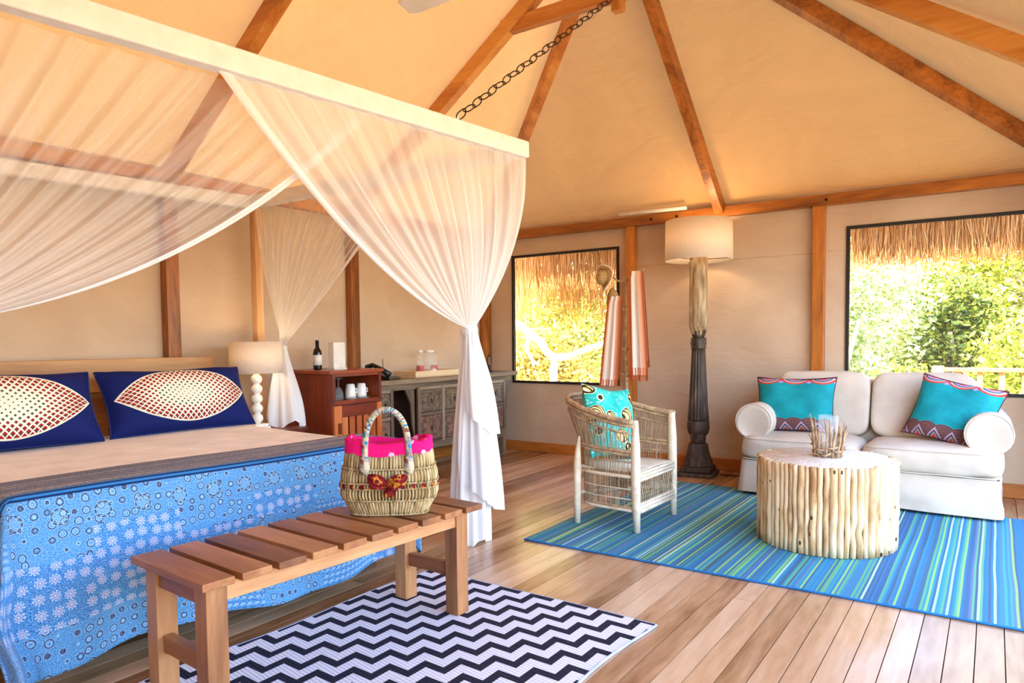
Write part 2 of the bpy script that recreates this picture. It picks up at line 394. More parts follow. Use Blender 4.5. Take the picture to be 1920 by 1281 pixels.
def shrub(name, label, cat, loc, r3, n, size, mat, seed, group, trunk=True):
    t = thing(name, label, cat, loc, 0, group); zc = r3[2]*.95+.1
    o = leafcloud(n, *r3, size, seed).build('foliage', M[mat], t); o.location = (0, 0, zc); o['kind'] = 'stuff'
    if trunk:
        rr = random.Random(seed); b = MB()
        for k in range(4):
            a = rr.uniform(0, 6.28); e = (math.cos(a)*r3[0]*.4, math.sin(a)*r3[1]*.4, zc+r3[2]*.2)
            b.tube([(0, 0, 0), (e[0]*.3, e[1]*.3+.05, zc*.5), e], [.07*r3[0], .045*r3[0], .02], 6)
        b.build('stem', M['bark'], t, True)
    return t
G1 = 'bushes beyond the windows'
shrub('shrub', 'pale silvery green bush filling the left half of the large window', 'shrub', (-1.95, 10.7, -.5), (1.25, 1.0, 1.55), 9000, .055, 'leaf_b', 11, G1)
shrub('shrub', 'dark green bush with yellow tips near the middle of the large window', 'shrub', (-.30, 12.3, -.5), (1.1, .9, 1.4), 7000, .06, 'leaf_c', 12, G1)
shrub('shrub', 'yellow green leafy bush low behind the deck railing', 'shrub', (.55, 10.2, -.5), (1.1, .8, .95), 7000, .05, 'leaf_a', 13, G1)
shrub('shrub', 'yellow green bush just above the sofa back at the window\'s left edge', 'shrub', (-1.35, 9.4, -.5), (.9, .6, .62), 5000, .045, 'leaf_a', 14, G1)
shrub('shrub', 'pale grey green bush at the right edge of the large window', 'shrub', (1.75, 13.2, -.4), (1.4, 1.0, 1.9), 7000, .06, 'leaf_b', 15, G1)
shrub('tree', 'tall yellow green tree behind the bushes at the large window', 'tree', (.9, 15.6, .2), (2.4, 1.2, 2.6), 9000, .08, 'leaf_a', 16, G1)
shrub('tree', 'broad pale tree far behind the silvery bush', 'tree', (-3.6, 15.4, .2), (2.2, 1.2, 2.6), 8000, .08, 'leaf_b', 17, G1)
shrub('shrub', 'golden sunlit bush straight outside the small window', 'shrub', (-5.3, 8.9, -.5), (1.2, .7, .95), 8000, .045, 'leaf_d', 18, G1)
shrub('shrub', 'yellow green bush behind the pale branch at the small window', 'shrub', (-6.3, 10.6, -.5), (1.7, .9, 1.7), 8000, .06, 'leaf_a', 19, G1)
shrub('tree', 'dense golden tree rising behind the small window', 'tree', (-8.0, 13.2, .0), (2.8, 1.2, 2.8), 9000, .08, 'leaf_d', 20, G1)
shrub('shrub', 'leafy bush standing out beyond the open side of the tent', 'shrub', (4.6, 6.5, -.5), (1.3, 1.6, 1.1), 5000, .06, 'leaf_a', 23, G1)
br = thing('fallen_branch', 'bleached bare forked branch lying across the bushes outside the small window', 'branch', (-4.9, 8.05, -.5))
MB().tube([(-.9, -.02, 1.95), (-.5, 0, 1.86), (-.33, 0, 1.72), (-.16, 0, 1.62), (-.06, 0, 1.48), (.06, .02, 1.40), (.3, 0, 1.42), (.55, 0, 1.52), (1.0, .05, 1.64), (1.6, .1, 1.7)], [.05, .05, .05, .055, .05, .055, .05, .045, .04, .025], 9).build('limb', M['bark'], br, True)
MB().tube([(-.36, 0, 1.72), (-.4, .03, 1.5), (-.3, .02, 1.36), (-.18, 0, 1.3)], [.03, .028, .022, .015], 7).build('twig', M['bark'], br, True)
MB().tube([(.06, 0, 1.4), (.0, .05, .9), (-.05, .1, 0)], [.05, .06, .07], 7).build('limb', M['bark'], br, True)
# ------------------------------------------------------------------ cloth prints
def quilt_mat():
    g = G('block_printed_quilt', .85, 0, .2); k, u, v, _ = g.coord('UV')
    # striped woven top band
    st = g.noise(g.vec(u*.5, v*52, 0), 1.0, 2, .7); do = g.white(g.vec((u*180).floor(), (v*160).floor(), 0))
    top = g.ramp(st*.86+do*.14, [(.30, (84, 76, 78)), (.42, (126, 122, 128)), (.52, (100, 122, 160)), (.60, (176, 168, 164)), (.72, (210, 202, 196))])
    # printed blue ground
    fine = g.noise(k, 160, 2); blue = g.ramp(fine, [(.3, (14, 86, 156)), (.55, (38, 128, 196)), (.75, (120, 190, 226))])
    pid = g.white(g.vec((u/.30+.4).floor(), ((v+.06)/.21).floor(), 5))
    # flower heads
    vp = g.voro(k, 21, 'F1', .4, 'Position'); xs = g.node('ShaderNodeSeparateXYZ'); g.t.links.new(vp.k, xs.inputs[0])
    fx = u-S(g, xs.outputs[0]); fy_ = v-S(g, xs.outputs[1]); vd = (fx*fx+fy_*fy_).sqrt()*56; fa = fy_.atan2(fx); sp = g.noise(k, 300, 2)
    fl = vd.lt((fa*9).sin()*.14+.86)*((((fa*18).sin()*.5+(vd*16).sin()*.6)+sp*1.2-.6).gt(-.22)); cA = g.mix(fl, blue, (196, 208, 230)); cA = g.mix(vd.lt(.62)*vd.gt(.30)*((fa*18).sin()).gt(.5), cA, (186, 120, 144))
    # rings
    rd = g.voro(k, 25, 'F1', .45); rg = ((rd-.33).abs()).lt(.045); wr = ((rd*38).sin()).gt(.3)*rd.lt(.46)
    cB = g.mix(wr, g.mix(.3, blue, (96, 168, 210)), (140, 184, 216)); cB = g.mix(rg, cB, (24, 34, 84))
    # little dash rows
    da = ((v*260).sin()).gt(.0)*((u*240+((v*41).floor())*1.7).sin()).gt(-.35); cC = g.mix(da*.75, blue, (160, 194, 222))
    # tiny dark dots
    dd = g.voro(k, 90, 'F1', .5); cD = g.mix(dd.lt(.42), g.mix(.4, blue, (150, 186, 220)), (160, 184, 214)); cD = g.mix(((dd-.36).abs()).lt(.07), cD, (30, 40, 90))
    c = g.mix(pid.gt(.30), cB, cA); c = g.mix(pid.gt(.62), c, cC); c = g.mix(pid.gt(.80), c, cD)
    # row of large medallions under the fold
    mu = ((u/.135).fr()-.5)*.135; mv = v-.425; md = (mu*mu+mv*mv).sqrt(); ang = mv.atan2(mu)
    med = ((md-.026).abs()).lt(.0032)*((ang*9).sin()).gt(-.4); c = g.mix(v.lt(.475)*v.gt(.36), c, cB); c = g.mix(med, c, (20, 20, 60))
    c = g.mix((md.lt(.034))*.6*((md*900).sin()).gt(.2)*v.lt(.475)*v.gt(.36)*(1-med), c, (150, 190, 214))
    ln = ((v*260).sin()).gt(-.1); bl = g.mix(ln, (18, 46, 96), (52, 130, 200))
    c = g.mix(v.lt(.36), c, bl); c = g.mix(v.lt(.31), c, top)
    lace = g.noise(k, 420, 2); c = g.mix((lace.gt(.56))*v.gt(.36)*.55, c, (188, 206, 226)); c = g.mix((lace.lt(.40))*v.gt(.36)*.5, c, (30, 84, 150))
    g.base(c); g.bump(g.noise(k, 60, 3), .25, .004); return g.m
def lens_mat():
    g = G('lens_print_cotton', .8, 0, .2); k, u, v, _ = g.coord('UV')
    x = (u-.5)*2; y = (v-.5)*2
    lens = y.abs().lt((1.0-(x/.93)*(x/.93))*.86)
    r = (x*x*1.25+y*y*1.1).sqrt(); xm = x*(1.12-x*x*.12+y*y*.22)*.43; ym = y*(1.1-y*y*.12+x*x*.55)*.20*1.15
    a = (xm+ym)/.040+.5; b = (xm-ym)/.040
    w = (r*.36+.10).min(.41)
    d = (((a.fr()-.5).abs()).lt(w))*(((b.fr()-.5).abs()).lt(w))
    half = (a.fr()-b.fr()).gt(0)
    dia = g.mix(half, (104, 58, 40), (170, 24, 34)); inner = g.mix(r.lt(.42), dia, (70, 84, 62))
    c = g.mix(d, (238, 232, 212), inner)
    rim = y.abs().gt((1.0-(x/.90)*(x/.90))*.82); c = g.mix(rim, c, (236, 228, 204))
    g.base(g.mix(lens, (14, 28, 92), c)); g.bump(g.noise(k, 9, 3), .25, .02); return g.m
def teal_mat(name, nb):
    g = G(name, .75, 0, .3); k, u, v, _ = g.coord('UV')
    teal = g.ramp(g.noise(k, 4, 2), [(.3, (0, 128, 138)), (.7, (4, 150, 160))])
    # fan scallops at the bottom
    cx = ((u*nb).fr()-.5)/nb*1.25; dv = v+.0; d = (cx*cx+dv*dv).sqrt(); fan = d.lt(.225)
    rings = ((d*230).sin()).gt(.15); fc = g.mix(rings, (38, 22, 34), (150, 104, 100))
    cx2 = ((u*nb+.5).fr()-.5).abs()/nb*1.25; tri = (cx2*1.35+dv).lt(.155); tri2 = (cx2*1.35+dv).lt(.112); tri3 = (cx2*1.35+dv).lt(.085); tri4 = (cx2*1.35+dv).lt(.055)
    fc2 = g.mix(tri, fc, (176, 150, 182)); fc2 = g.mix(tri2, fc2, (24, 34, 66)); fc2 = g.mix(tri3, fc2, (150, 150, 150)); fc2 = g.mix(tri4, fc2, (190, 70, 56))
    c = g.mix(fan.max(tri), teal, fc2)
    # medallion border at the top
    tx = ((u*2.9+.05).fr()-.5)/2.9*1.1; tv = (1.0-v); td = (tx*tx+tv*tv*1.6).sqrt(); tr = td.lt(.205)
    q = g.ramp((td*4.85), [(.0, (225, 120, 110)), (.3, (214, 70, 52)), (.5, (150, 160, 200)), (.62, (36, 40, 80)), (.75, (200, 190, 190)), (.86, (208, 60, 44)), (1, (190, 60, 46))])
    vv = (tv+(((u*2.9+.55).fr()-.5).abs())*.34).lt(.15); c = g.mix(vv, c, (160, 140, 196)); c = g.mix(tr, c, q); c = g.mix(v.gt(.965), c, (90, 26, 50))
    g.base(c); g.bump(g.noise(k, 7, 3), .3, .03); return g.m
def shell_mat():
    g = G('shell_print_cotton', .75, 0, .3); k, u, v, _ = g.coord('UV')
    teal = g.ramp(g.noise(k, 5, 2), [(.3, (12, 166, 160)), (.7, (40, 196, 184))])
    sw = ((g.noise(k, 5, 1, .5, 1.5)-.5).abs()).lt(.012); c = g.mix(sw, teal, (190, 240, 236))
    p = g.vec(u*1.0, v*1.15, 0); d = g.voro(p, 3.4, 'F1', .8)
    bands = ((u*70+v*55+d*34).sin()); shell = d.lt(.42)
    sc = g.ramp(bands*.5+.5, [(.0, (36, 22, 12)), (.22, (44, 28, 12)), (.30, (214, 168, 54)), (.8, (236, 200, 96)), (.92, (240, 232, 200))])
    c = g.mix(shell, c, sc); c = g.mix(((d-.42).abs()).lt(.022), c, (40, 26, 16)); c = g.mix(((d-.455).abs()).lt(.012), c, (226, 214, 150))
    g.base(c); g.bump(g.noise(k, 7, 3), .3, .03); return g.m
M['quilt'] = quilt_mat(); M['lens'] = lens_mat(); M['teal_a'] = teal_mat('teal_border_print', 5); M['shell'] = shell_mat()
M['linen'] = plain('white_linen', (246, 242, 240), .85, 0, .05, 6, .25, .2, 25)
def cushion(name, mat, W, H, T, parent, n=26, pin=.10, flat=.0, seed=1):
    """soft stuffed cushion in its own XZ plane, front towards -y, foot at z=0"""
    r = random.Random(seed); ph = [r.uniform(0, 6) for _ in range(6)]
    def sid(sgn):
        def fn(u, v):
            x = 2*u-1; z = 2*v-1
            px = x*(1-pin*(1-abs(x)**2.2)*0)-0; 
            ex = 1-pin*(1-z*z)*abs(x)**3; ez = 1-pin*(1-x*x)*abs(z)**3
            t = (max(0, 1-x**4)**.62)*(max(0, 1-z**4)**.62)
            wob = .05*math.sin(7*x+ph[0])*math.sin(5*z+ph[1])*t
            return (x*ex*W/2, sgn*(t*T/2*(1+wob)+.0015)+.012*math.sin(4*x+ph[2])*z, (z*ez+1)*H/2)
        return fn
    m = MB(); m.grid(sid(-1), n, n); m.grid(sid(1), n, n)
    return m.build(name, mat, parent, smooth=True)
def cushion_edge(W, H, parent, mat, pin=.1, r=.006):
    pts = []
    for k in range(64):
        t = k/64*4; s = int(t); f = t-s; q = [(-1+2*f, -1), (1, -1+2*f), (1-2*f, 1), (-1, 1-2*f)][s]; x, z = q
        ex = 1-pin*(1-z*z)*abs(x)**3; ez = 1-pin*(1-x*x)*abs(z)**3; pts.append((x*ex*W/2, .0, (z*ez+1)*H/2))
    return MB().tube(pts, r, 6, closed=True).build('piping', mat, parent, True)

# ------------------------------------------------------------------ bed
M['head'] = wood('headboard_wood', (132, 84, 44), (184, 130, 78), (214, 168, 112), 'y', .5, 5)
M['bedbase'] = plain('dark_bed_base', (88, 56, 44), .6)
BED = (-4.376, 1.90, 0); BR = math.radians(-4)
bed = thing('bed', 'wide wooden bed with a plank headboard standing against the tent wall', 'bed', BED, BR)
MB().box(-.05, -.008, -.86, .84, .25, .86).build('headboard', M['head'], bed, bevel=.006)
MB().box(-.056, -.004, -.86, .84, .862, 1.06).build('headboard_rail', M['head'], bed, bevel=.006)
MB().box(0, 1.80, -.79, .79, .13, .30).build('base', M['bedbase'], bed, bevel=.01)
for x in (.08, 1.7):
    for y in (-.7, .7): MB().box(x-.04, x+.04, y-.04, y+.04, 0, .13).build('leg', M['bedbase'], bed)
MB().box(.0, 1.80, -.80, .80, .30, .60).build('mattress', M['linen'], bed, bevel=.05, seg=4)
def drape(x, y, x1, hy, z0, flare=.16):
    """bed cloth: distances beyond the foot edge / side edge hang down"""
    tx = max(0, x-x1); ty = max(0, abs(y)-hy); rx, ry = .05, .05
    def dn(t, r):
        a = min(t/r, PI/2); h = r*math.sin(a); d = r*(1-math.cos(a)); e = max(0, t-r*PI/2); return h+flare*e, d+e*math.sqrt(1-flare*flare)
    hx, dx = dn(tx, rx); hh, dy = dn(ty, ry); s = 1 if y >= 0 else -1
    X = min(x, x1)+hx; Y = s*(min(abs(y), hy)+hh); dd = max(dx, dy)
    wv = sm(.1, .5, dd)
    X += wv*.018*math.sin(y*17+1)*(1 if tx > 0 else 0); Y += s*wv*.02*math.sin(x*15)*(1 if ty > 0 else 0)
    if tx > 0 and ty > 0: X -= .25*min(hx, hh); Y -= s*.25*min(hx, hh)
    return X, Y, z0-dd
def sheet(name, xa, xb, hw, x1, hy, z0, mat, nx, ny, hem=0):
    def fn(u, v):
        y = lerp(-hw, hw, u); x = lerp(xa, xb, v)+ (hem*math.sin(y*5.2+.6)*sm(.6, 1, v) if hem else 0)
        X, Y, Z = drape(x, y, x1, hy, z0); Z += .006*math.sin(3.1*x+2*y)*math.sin(2.3*y)*(1 if Z > z0-.02 else 0)
        return X, Y, Z
    m = MB(); m.grid(fn, ny, nx, uvf=lambda u, v: (lerp(-hw, hw, u)+2, (xb-xa)*v)); return m.build(name, mat, None, smooth=True, solid=.008, loc=BED, rot=(0, 0, BR))
tag(sheet('bed_sheet', .25, 1.62, 1.08, 3.0, .815, .628, M['linen'], 30, 80), 'plain white sheet spread over the mattress beside the pillows', 'sheet')
tag(sheet('quilt', 1.48, 2.40, 1.32, 1.80, .83, .648, M['quilt'], 64, 130, .028), 'blue block printed quilt draped over the foot of the bed', 'quilt')
def pillow(loc, rz, lean, label, seed):
    p = thing('pillow', label, 'pillow', loc, rz, 'navy pillows with lens print')
    c = cushion('cover', M['lens'], .86, .405, .20, p, 30, .05, seed=seed); c.rotation_euler = (lean, 0, 0)
    e = cushion_edge(.86, .405, p, M['navy'], .05, .005); e.rotation_euler = (lean, 0, 0)
M['navy'] = plain('navy_cotton', (14, 28, 92), .8)
pillow((-3.90, 2.305, .635), math.radians(86), math.radians(-29), 'navy pillow with red diamond lens print next to the bedside lamp', 3)
pillow((-3.93, 1.40, .635), math.radians(86), math.radians(-27), 'navy pillow with red diamond lens print cut by the left picture edge', 5)

# ------------------------------------------------------------------ canopy frame and mosquito nets
def CZ(y): return 2.10-.022*(3.12-y)
FR = Vector((-2.05, 3.12, CZ(3.13))); HR = Vector((-4.36, 3.13, CZ(3.13))); FL = Vector((-2.22, .52, CZ(.52))); HL = Vector((-4.46, .56, CZ(.56)))
M['net_bar'] = plain('white_cloth_wrapped_bar', (242, 240, 238), .8, 0, .04)
cf = thing('canopy_frame', 'white four poster canopy frame hung above the bed', 'bed canopy', (-3.2, 1.85, 0))
def cr(p): return Vector(p)-Vector((-3.2, 1.85, 0))
up = Vector((0, 0, .042))
for nm, a, b in (('foot_beam', FL, FR), ('head_beam', HL, HR), ('side_beam', FR+Vector((-.035, -.03, 0)), HR+Vector((.035, -.03, 0))), ('side_beam', FL+Vector((-.035, .03, 0)), HL+Vector((.035, .03, 0)))):
    MB().beam(cr(a+up), cr(b+up), .065, .085).build(nm, M['net_bar'], cf, bevel=.008)
M['post_pale'] = wood('pale_post', (176, 124, 74), (210, 160, 108), (226, 182, 134), 'z', .5)
MB().box(-.03, .03, -.03, .03, 0, HR.z).build('post', M['post_pale'], cf, bevel=.004).location = cr((HR.x, HR.y, 0))
MB().box(-.03, .03, -.03, .03, 0, HL.z).build('post', M['post_pale'], cf, bevel=.004).location = cr((HL.x+.02, HL.y, 0))
def net_mat(name, lo, hi, hem=.9, hw=.03, nfreq=26):
    g = G(name, .9, 0, .1); g.base((250, 249, 250)); g.translucent(.28, None, (250, 249, 250)); k, u, v, _ = g.coord('UV')
    n = g.noise(g.vec(u*nfreq, v*.7, 0), 1.0, 2, .5); n2 = g.noise(g.vec(u*9, v*1.2, 4), 1.0, 2, .5)
    f = (n*.6+n2*.6-.32).max(0).min(1)*(hi-lo)*1.6+lo+v*v*.35
    f = f.max((u.lt(hw))*hem).max(u.gt(1-hw*.6)*hem*.7).min(.96); g.alpha(f); return g.m
M['net'] = net_mat('sheer_mosquito_net', .11, .42); M['net_foot'] = net_mat('close_mosquito_net', .28, .72); M['net_dense'] = net_mat('gathered_mosquito_net', .62, .9, .95)
M['net_pale'] = net_mat('thin_mosquito_net', .12, .40)
def curtain(parent, T, K, sag, nf, amp, out, spread=.03, mat='net', nu=260, nv=40, name='drape'):
    """T(s): top edge, gathered to the knot K; sag(s): offset of the middle control point"""
    K = Vector(K); out = Vector(out)
    def fn(u, v):
        p0 = T(u); p2 = K+Vector((math.cos(u*7), math.sin(u*7), 0))*spread*.5; p1 = p0.lerp(p2, .5)+sag(u)
        p = p0*(1-v)**2+p1*2*v*(1-v)+p2*v*v
        f = math.sin(2*PI*nf*u+1.3*math.sin(9*u))+.4*math.sin(2*PI*nf*2.3*u+1)
        return p+out*amp*f*(.35+.65*sm(0, .25, v))*(1-.8*v)
    m = MB(); m.grid(fn, nu, nv); o = m.build(name, M[mat], parent, smooth=True); return o
def tail(parent, K, B, r0, r1, nf, amp, mat='net_dense', squash=1, zz=None, name='tail', seed=1):
    K = Vector(K); B = Vector(B); ph = seed*1.7
    def fn(u, v):
        c = K.lerp(B, v); a = 2*PI*u; r = lerp(r0, r1, sm(0, 1, v**.8))*(1+amp*math.sin(nf*a+ph+1.2*v)+amp*.6*math.sin((nf*2+1)*a+ph*2))
        return (c.x+math.cos(a)*r, c.y+math.sin(a)*r*squash, c.z+(.03*math.sin(3*a+ph)*sm(.7, 1, v) if zz is None else zz(a)*sm(.5, 1, v)))
    m = MB(); m.grid(fn, 90, 30, True); return m.build(name, M[mat], parent, smooth=True)
KR = Vector((-2.38, 3.05, 1.205))
nr = thing('mosquito_net', 'sheer white net tied in a knot at the bed foot', 'mosquito net', KR, 0, 'white bed nets')
def at(o, p): return Vector(p)-Vector(o)
foot = lambda s, a, b: FL.lerp(FR, lerp(a, b, s))
def T1(s): p = foot(s, .345, 1.0); return at(KR, (p.x, p.y, p.z+.004))
curtain(nr, T1, (0, 0, 0), lambda s: Vector((lerp(0.02, .10, s), lerp(-.05, .12, s), lerp(-.27, -.02, s))), 11, .024, (1, -.2, 0), mat='net_foot')
def T1b(s): p = FR.lerp(HR, lerp(0, .30, s)); return at(KR, (p.x, p.y+.01, p.z+.004))
curtain(nr, T1b, (-.01, .02, 0), lambda s: Vector((lerp(.12, -.0, s), lerp(.10, .12, s), lerp(-.02, -.16, s))), 10, .022, (0, 1, 0))
MB().lathe([(.02, -.05), (.042, -.03), (.05, 0), (.042, .03), (.02, .05)], 20).build('knot', M['net_dense'], nr, True)
tail(nr, (0, 0, .0), (-.06, .06, -1.19), .035, .10, 5, .20)
tail(nr, (.01, 0, .0), (.055, .02, -.50), .028, .075, 3, .28, zz=lambda a: -.07*math.cos(a-.5), name='loose_flap', seed=3)
tail(nr, (.01, 0, .0), (.03, .04, -.93), .03, .10, 4, .24, zz=lambda a: -.08*math.cos(a-1), name='loose_flap', seed=6)
KL = Vector((-2.50, .64, 1.20))
nl = thing('mosquito_net', 'sheer white net swept across the bed foot towards the left picture edge', 'mosquito net', KL, 0, 'white bed nets')
def T2(s): p = foot(s, .615, 0.0); return at(KL, (p.x-.075, p.y, p.z+.004))
curtain(nl, T2, (0, 0, 0), lambda s: Vector((0, lerp(.0, -.1, s), lerp(-.34, -.02, s))), 12, .026, (1, -.2, 0), nu=300)
tail(nl, (0, 0, 0), (0, 0, -1.18), .035, .12, 5, .2)
KH = Vector((-4.13, 3.15, 1.125))
nh = thing('mosquito_net', 'sheer net gathered at the far bed post behind the bedside lamp', 'mosquito net', KH, 0, 'white bed nets')
def T3(s): p = FR.lerp(HR, lerp(.36, 1, s)); return at(KH, (p.x, p.y-.02, p.z+.004))
curtain(nh, T3, (0, 0, 0), lambda s: Vector((lerp(-.12, -.06, s), 0, lerp(-.16, -.0, s))), 15, .02, (0, 1, 0), mat='net_pale')
tail(nh, (0, 0, 0), (.02, .0, -.545), .03, .11, 4, .2, 'net_dense')
# chains that carry the canopy
M['chain'] = plain('dark_chain_iron', (64, 46, 28), .5, .6)
def chain(label, a, b):
    a = Vector(a); b = Vector(b); d = (b-a).normalized(); L = (b-a).length; p = .074; n = int(L/p)
    t = thing('hanging_chain', label, 'chain', a, 0, 'canopy chains')
    path = [(math.cos(k/20*2*PI)*.019, 0, math.sin(k/20*2*PI)*.026+(.015 if math.sin(k/20*2*PI) > 0 else -.015)) for k in range(20)]
    me = MB().tube(path, .0032, 5, closed=True).mesh('chain_link', True); me.materials.append(M['chain']); q = d.to_track_quat('Z', 'X')
    for i in range(n):
        o = bpy.data.objects.new('link', me); COL.objects.link(o); o.parent = t; o.location = d*(i+.5)*p
        o.rotation_mode = 'QUATERNION'; o.rotation_quaternion = q @ Quaternion((0, 0, 1), .35+(PI/2 if i % 2 else 0))
    MB().tube([(0, 0, -.03), (0, 0, .02)], .006, 8).build('hook', M['net_bar'], t)
pf = FL.lerp(FR, .80)
chain('dark iron chain rising from the canopy foot beam to the roof collar tie', (pf.x, pf.y, pf.z+.10), (-2.02, 4.10, 3.30))
# ceiling fan, only a blade tip reaches into view
fn_ = thing('ceiling_fan', 'white ceiling fan hanging from the roof ridge, one blade tip showing at the top edge', 'ceiling fan', (-2.0, 2.95, 3.0))
MB().lathe([(.02, .92), (.02, .12), (.1, .1), (.12, .02), (.1, -.06), (.03, -.09)], 20).build('motor', M['white_paint'], fn_, True)
for k in range(3):
    m = MB(); m.prism([(.12, -.05), (.2, -.065), (.70, -.075), (.74, -.05), (.73, .05), (.2, .06), (.12, .05)], -.005, .005, 'z')
    m.build('blade', M['white_paint'], fn_, rot=(math.radians(9), 0, math.radians(180+120*k)))
# ------------------------------------------------------------------ bedside table and lamp
M['mahog_z'] = wood('mahogany_upright', (78, 26, 14), (128, 50, 26), (158, 74, 40), 'z', .3, 6)
M['mahog_y'] = wood('mahogany_across', (78, 26, 14), (128, 50, 26), (158, 74, 40), 'y', .3, 6)
M['cedar_z'] = wood('orange_cedar', (140, 62, 22), (186, 92, 40), (212, 124, 64), 'z', .4, 6)
M['inside'] = plain('dark_inside', (60, 26, 16), .7)
ns = thing('bedside_table', 'dark red wooden bedside table between the bed and the cabinet', 'bedside table', (-4.11, 3.02, 0))
MB().box(-.175, .17, -.19, .19, .535, .56).build('top', M['mahog_y'], ns, bevel=.005)
MB().box(-.165, .15, -.175, .175, .44, .535).build('drawer_box', M['mahog_y'], ns)
dr = MB().box(.15, .162, -.14, .12, .45, .525).build('drawer', M['mahog_y'], ns, bevel=.003); MB().lathe([(.0, -.01), (.012, -.008), (.012, .008), (0, .01)], 12).build('knob', M['bolt'], dr, loc=(.172, 0, .49))
for x in (-.15, .13):
    for y in (-.165, .145): MB().box(x, x+.035, y, y+.03, 0, .44).build('leg', M['cedar_z'], ns)
MB().box(-.15, .14, -.16, .16, .14, .158).build('shelf', M['mahog_y'], ns)
gsh = G('linen_lamp_shade', .9, 0, .1); kk = gsh.coord()[0]; gsh.base(gsh.ramp(gsh.noise(kk, 90, 2), [(.3, (228, 214, 198)), (.7, (240, 228, 214))])); gsh.translucent(.25, None, (250, 240, 226)); M['shade'] = gsh.m
M['ceramic'] = plain('white_ceramic', (246, 240, 228), .25, 0, .03)
bl = thing('bedside_lamp', 'white bedside lamp with stacked ball stem and drum shade', 'lamp', (-4.10, 2.915, .56))
MB().box(-.062, .062, -.062, .062, 0, .022).build('base', M['ceramic'], bl, bevel=.005); MB().box(-.052, .052, -.052, .052, .022, .042).build('base_step', M['ceramic'], bl, bevel=.005)
prof = [(.02, .042)]
for k in range(5):
    zc = .078+.066*k
    for a in range(-70, 71, 20): prof.append((.012+.026*math.cos(math.radians(a)), zc+.030*math.sin(math.radians(a))))
prof += [(.014, .385), (.008, .40), (.008, .47)]
MB().lathe(prof, 24).build('stem', M['ceramic'], bl, True)
m = MB(); m.lathe([(.172, .385), (.165, .595)], 40); m.f = m.f[:40]; m.build('shade', M['shade'], bl, True, solid=.003)
gb = G('lit_bulb'); em = gb.node('ShaderNodeEmission'); em.inputs[0].default_value = (1, .72, .42, 1); em.inputs[1].default_value = 6; gb.t.links.new(em.outputs[0], gb.out.inputs[0]); M['bulb'] = gb.m
MB().lathe([(0, .44), (.025, .455), (.03, .48), (.02, .51), (0, .52)], 14).build('bulb', M['bulb'], bl, True)
def lamp_light(name, loc, e, parent, r=.04):
    l = bpy.data.lights.new(name, 'POINT'); l.energy = e; l.color = (1, .70, .40); l.shadow_soft_size = r
    o = bpy.data.objects.new(name, l); COL.objects.link(o); o.parent = parent; o.location = loc
lamp_light('bedside_lamp_light', (0, 0, .53), 1.2, bl)

# ------------------------------------------------------------------ minibar cabinet with things in and on it
cb = thing('cabinet', 'reddish brown wooden cabinet with open niche and slatted door', 'cabinet', (-4.16, 3.64, 0))
x0, x1, ya, yb = -.27, .25, -.24, .24
MB().box(x0-.005, x1+.02, ya-.025, yb+.025, .915, .94).build('top', M['mahog_y'], cb, bevel=.004)
MB().box(x0, x1, ya, ya+.022, 0, .914).build('side_panel', M['mahog_z'], cb)
MB().box(x0, x1, yb-.022, yb, 0, .914).build('side_panel', M['mahog_z'], cb)
MB().box(x0, x0+.015, ya+.022, yb-.022, 0, .914).build('back_panel', M['inside'], cb)
MB().box(x0+.015, x1, ya+.022, yb-.022, .695, .715).build('shelf', M['mahog_y'], cb)
MB().box(x0+.015, x1, ya+.022, yb-.022, .02, .05).build('bottom_panel', M['mahog_y'], cb)
for a, b, c, d in ((ya-.004, ya+.026, .69, .915), (yb-.026, yb+.004, .69, .915)): MB().box(x1, x1+.012, a, b, c, d).build('niche_frame', M['mahog_z'], cb)
MB().box(x1, x1+.012, ya+.026, yb-.026, .69, .722).build('niche_frame', M['mahog_y'], cb); MB().box(x1, x1+.012, ya+.026, yb-.026, .895, .915).build('niche_frame', M['mahog_y'], cb)
door = MB().box(x1-.012, x1-.004, ya+.024, yb-.024, .052, .69).build('door', M['inside'], cb)
for a, b, mm in ((-.236, -.165, 'cedar_z'), (.185, .236, 'cedar_z')): MB().box(x1+.001, x1+.022, a, b, .03, .685).build('stile', M[mm], door, bevel=.003)
MB().box(x1+.001, x1+.02, -.164, .184, .60, .685).build('rail', M['mahog_y'], door); MB().box(x1+.001, x1+.02, -.164, .184, .03, .11).build('rail', M['mahog_y'], door)
for k in range(5): MB().box(x1+.003, x1+.017, -.158+k*.069, -.105+k*.069, .11, .60).build('slat', M['cedar_z'], door, bevel=.003)
MB().box(x1+.022, x1+.034, -.205, -.18, .48, .56).build('handle', M['mahog_z'], door, bevel=.003)
gg = G('clear_glass', .03); gg.b.inputs['Transmission Weight'].default_value = 1; gg.b.inputs['IOR'].default_value = 1.45; gg.base((250, 252, 252)); M['glass'] = gg.m
gt = G('thin_clear_glass', .03, 0, .8); gt.base((235, 240, 242)); gt.alpha(.13); M['thin_glass'] = gt.m
MB().lathe([(.001, .0), (.036, .0), (.038, .002), (.036, .03), (.030, .075), (.018, .098), (.005, .104), (.004, .16), (.032, .168), (.034, .170)], 24)
wg = thing('wine_glass', 'upside down wine glass in the cabinet niche', 'wine glass', (-3.99, 3.535, .7155))
MB().lathe([(.034, 0), (.038, .02), (.036, .05), (.022, .088), (.006, .10)], 24).build('bowl', M['thin_glass'], wg, True); MB().lathe([(.005, .098), (.0045, .155), (.034, .163), (.034, .166)], 24).build('stem', M['thin_glass'], wg, True)
M['plate'] = plain('white_porcelain', (244, 240, 234), .25, 0, .03)
M['spoon'] = plain('dark_spoon_metal', (80, 74, 70), .3, .8)
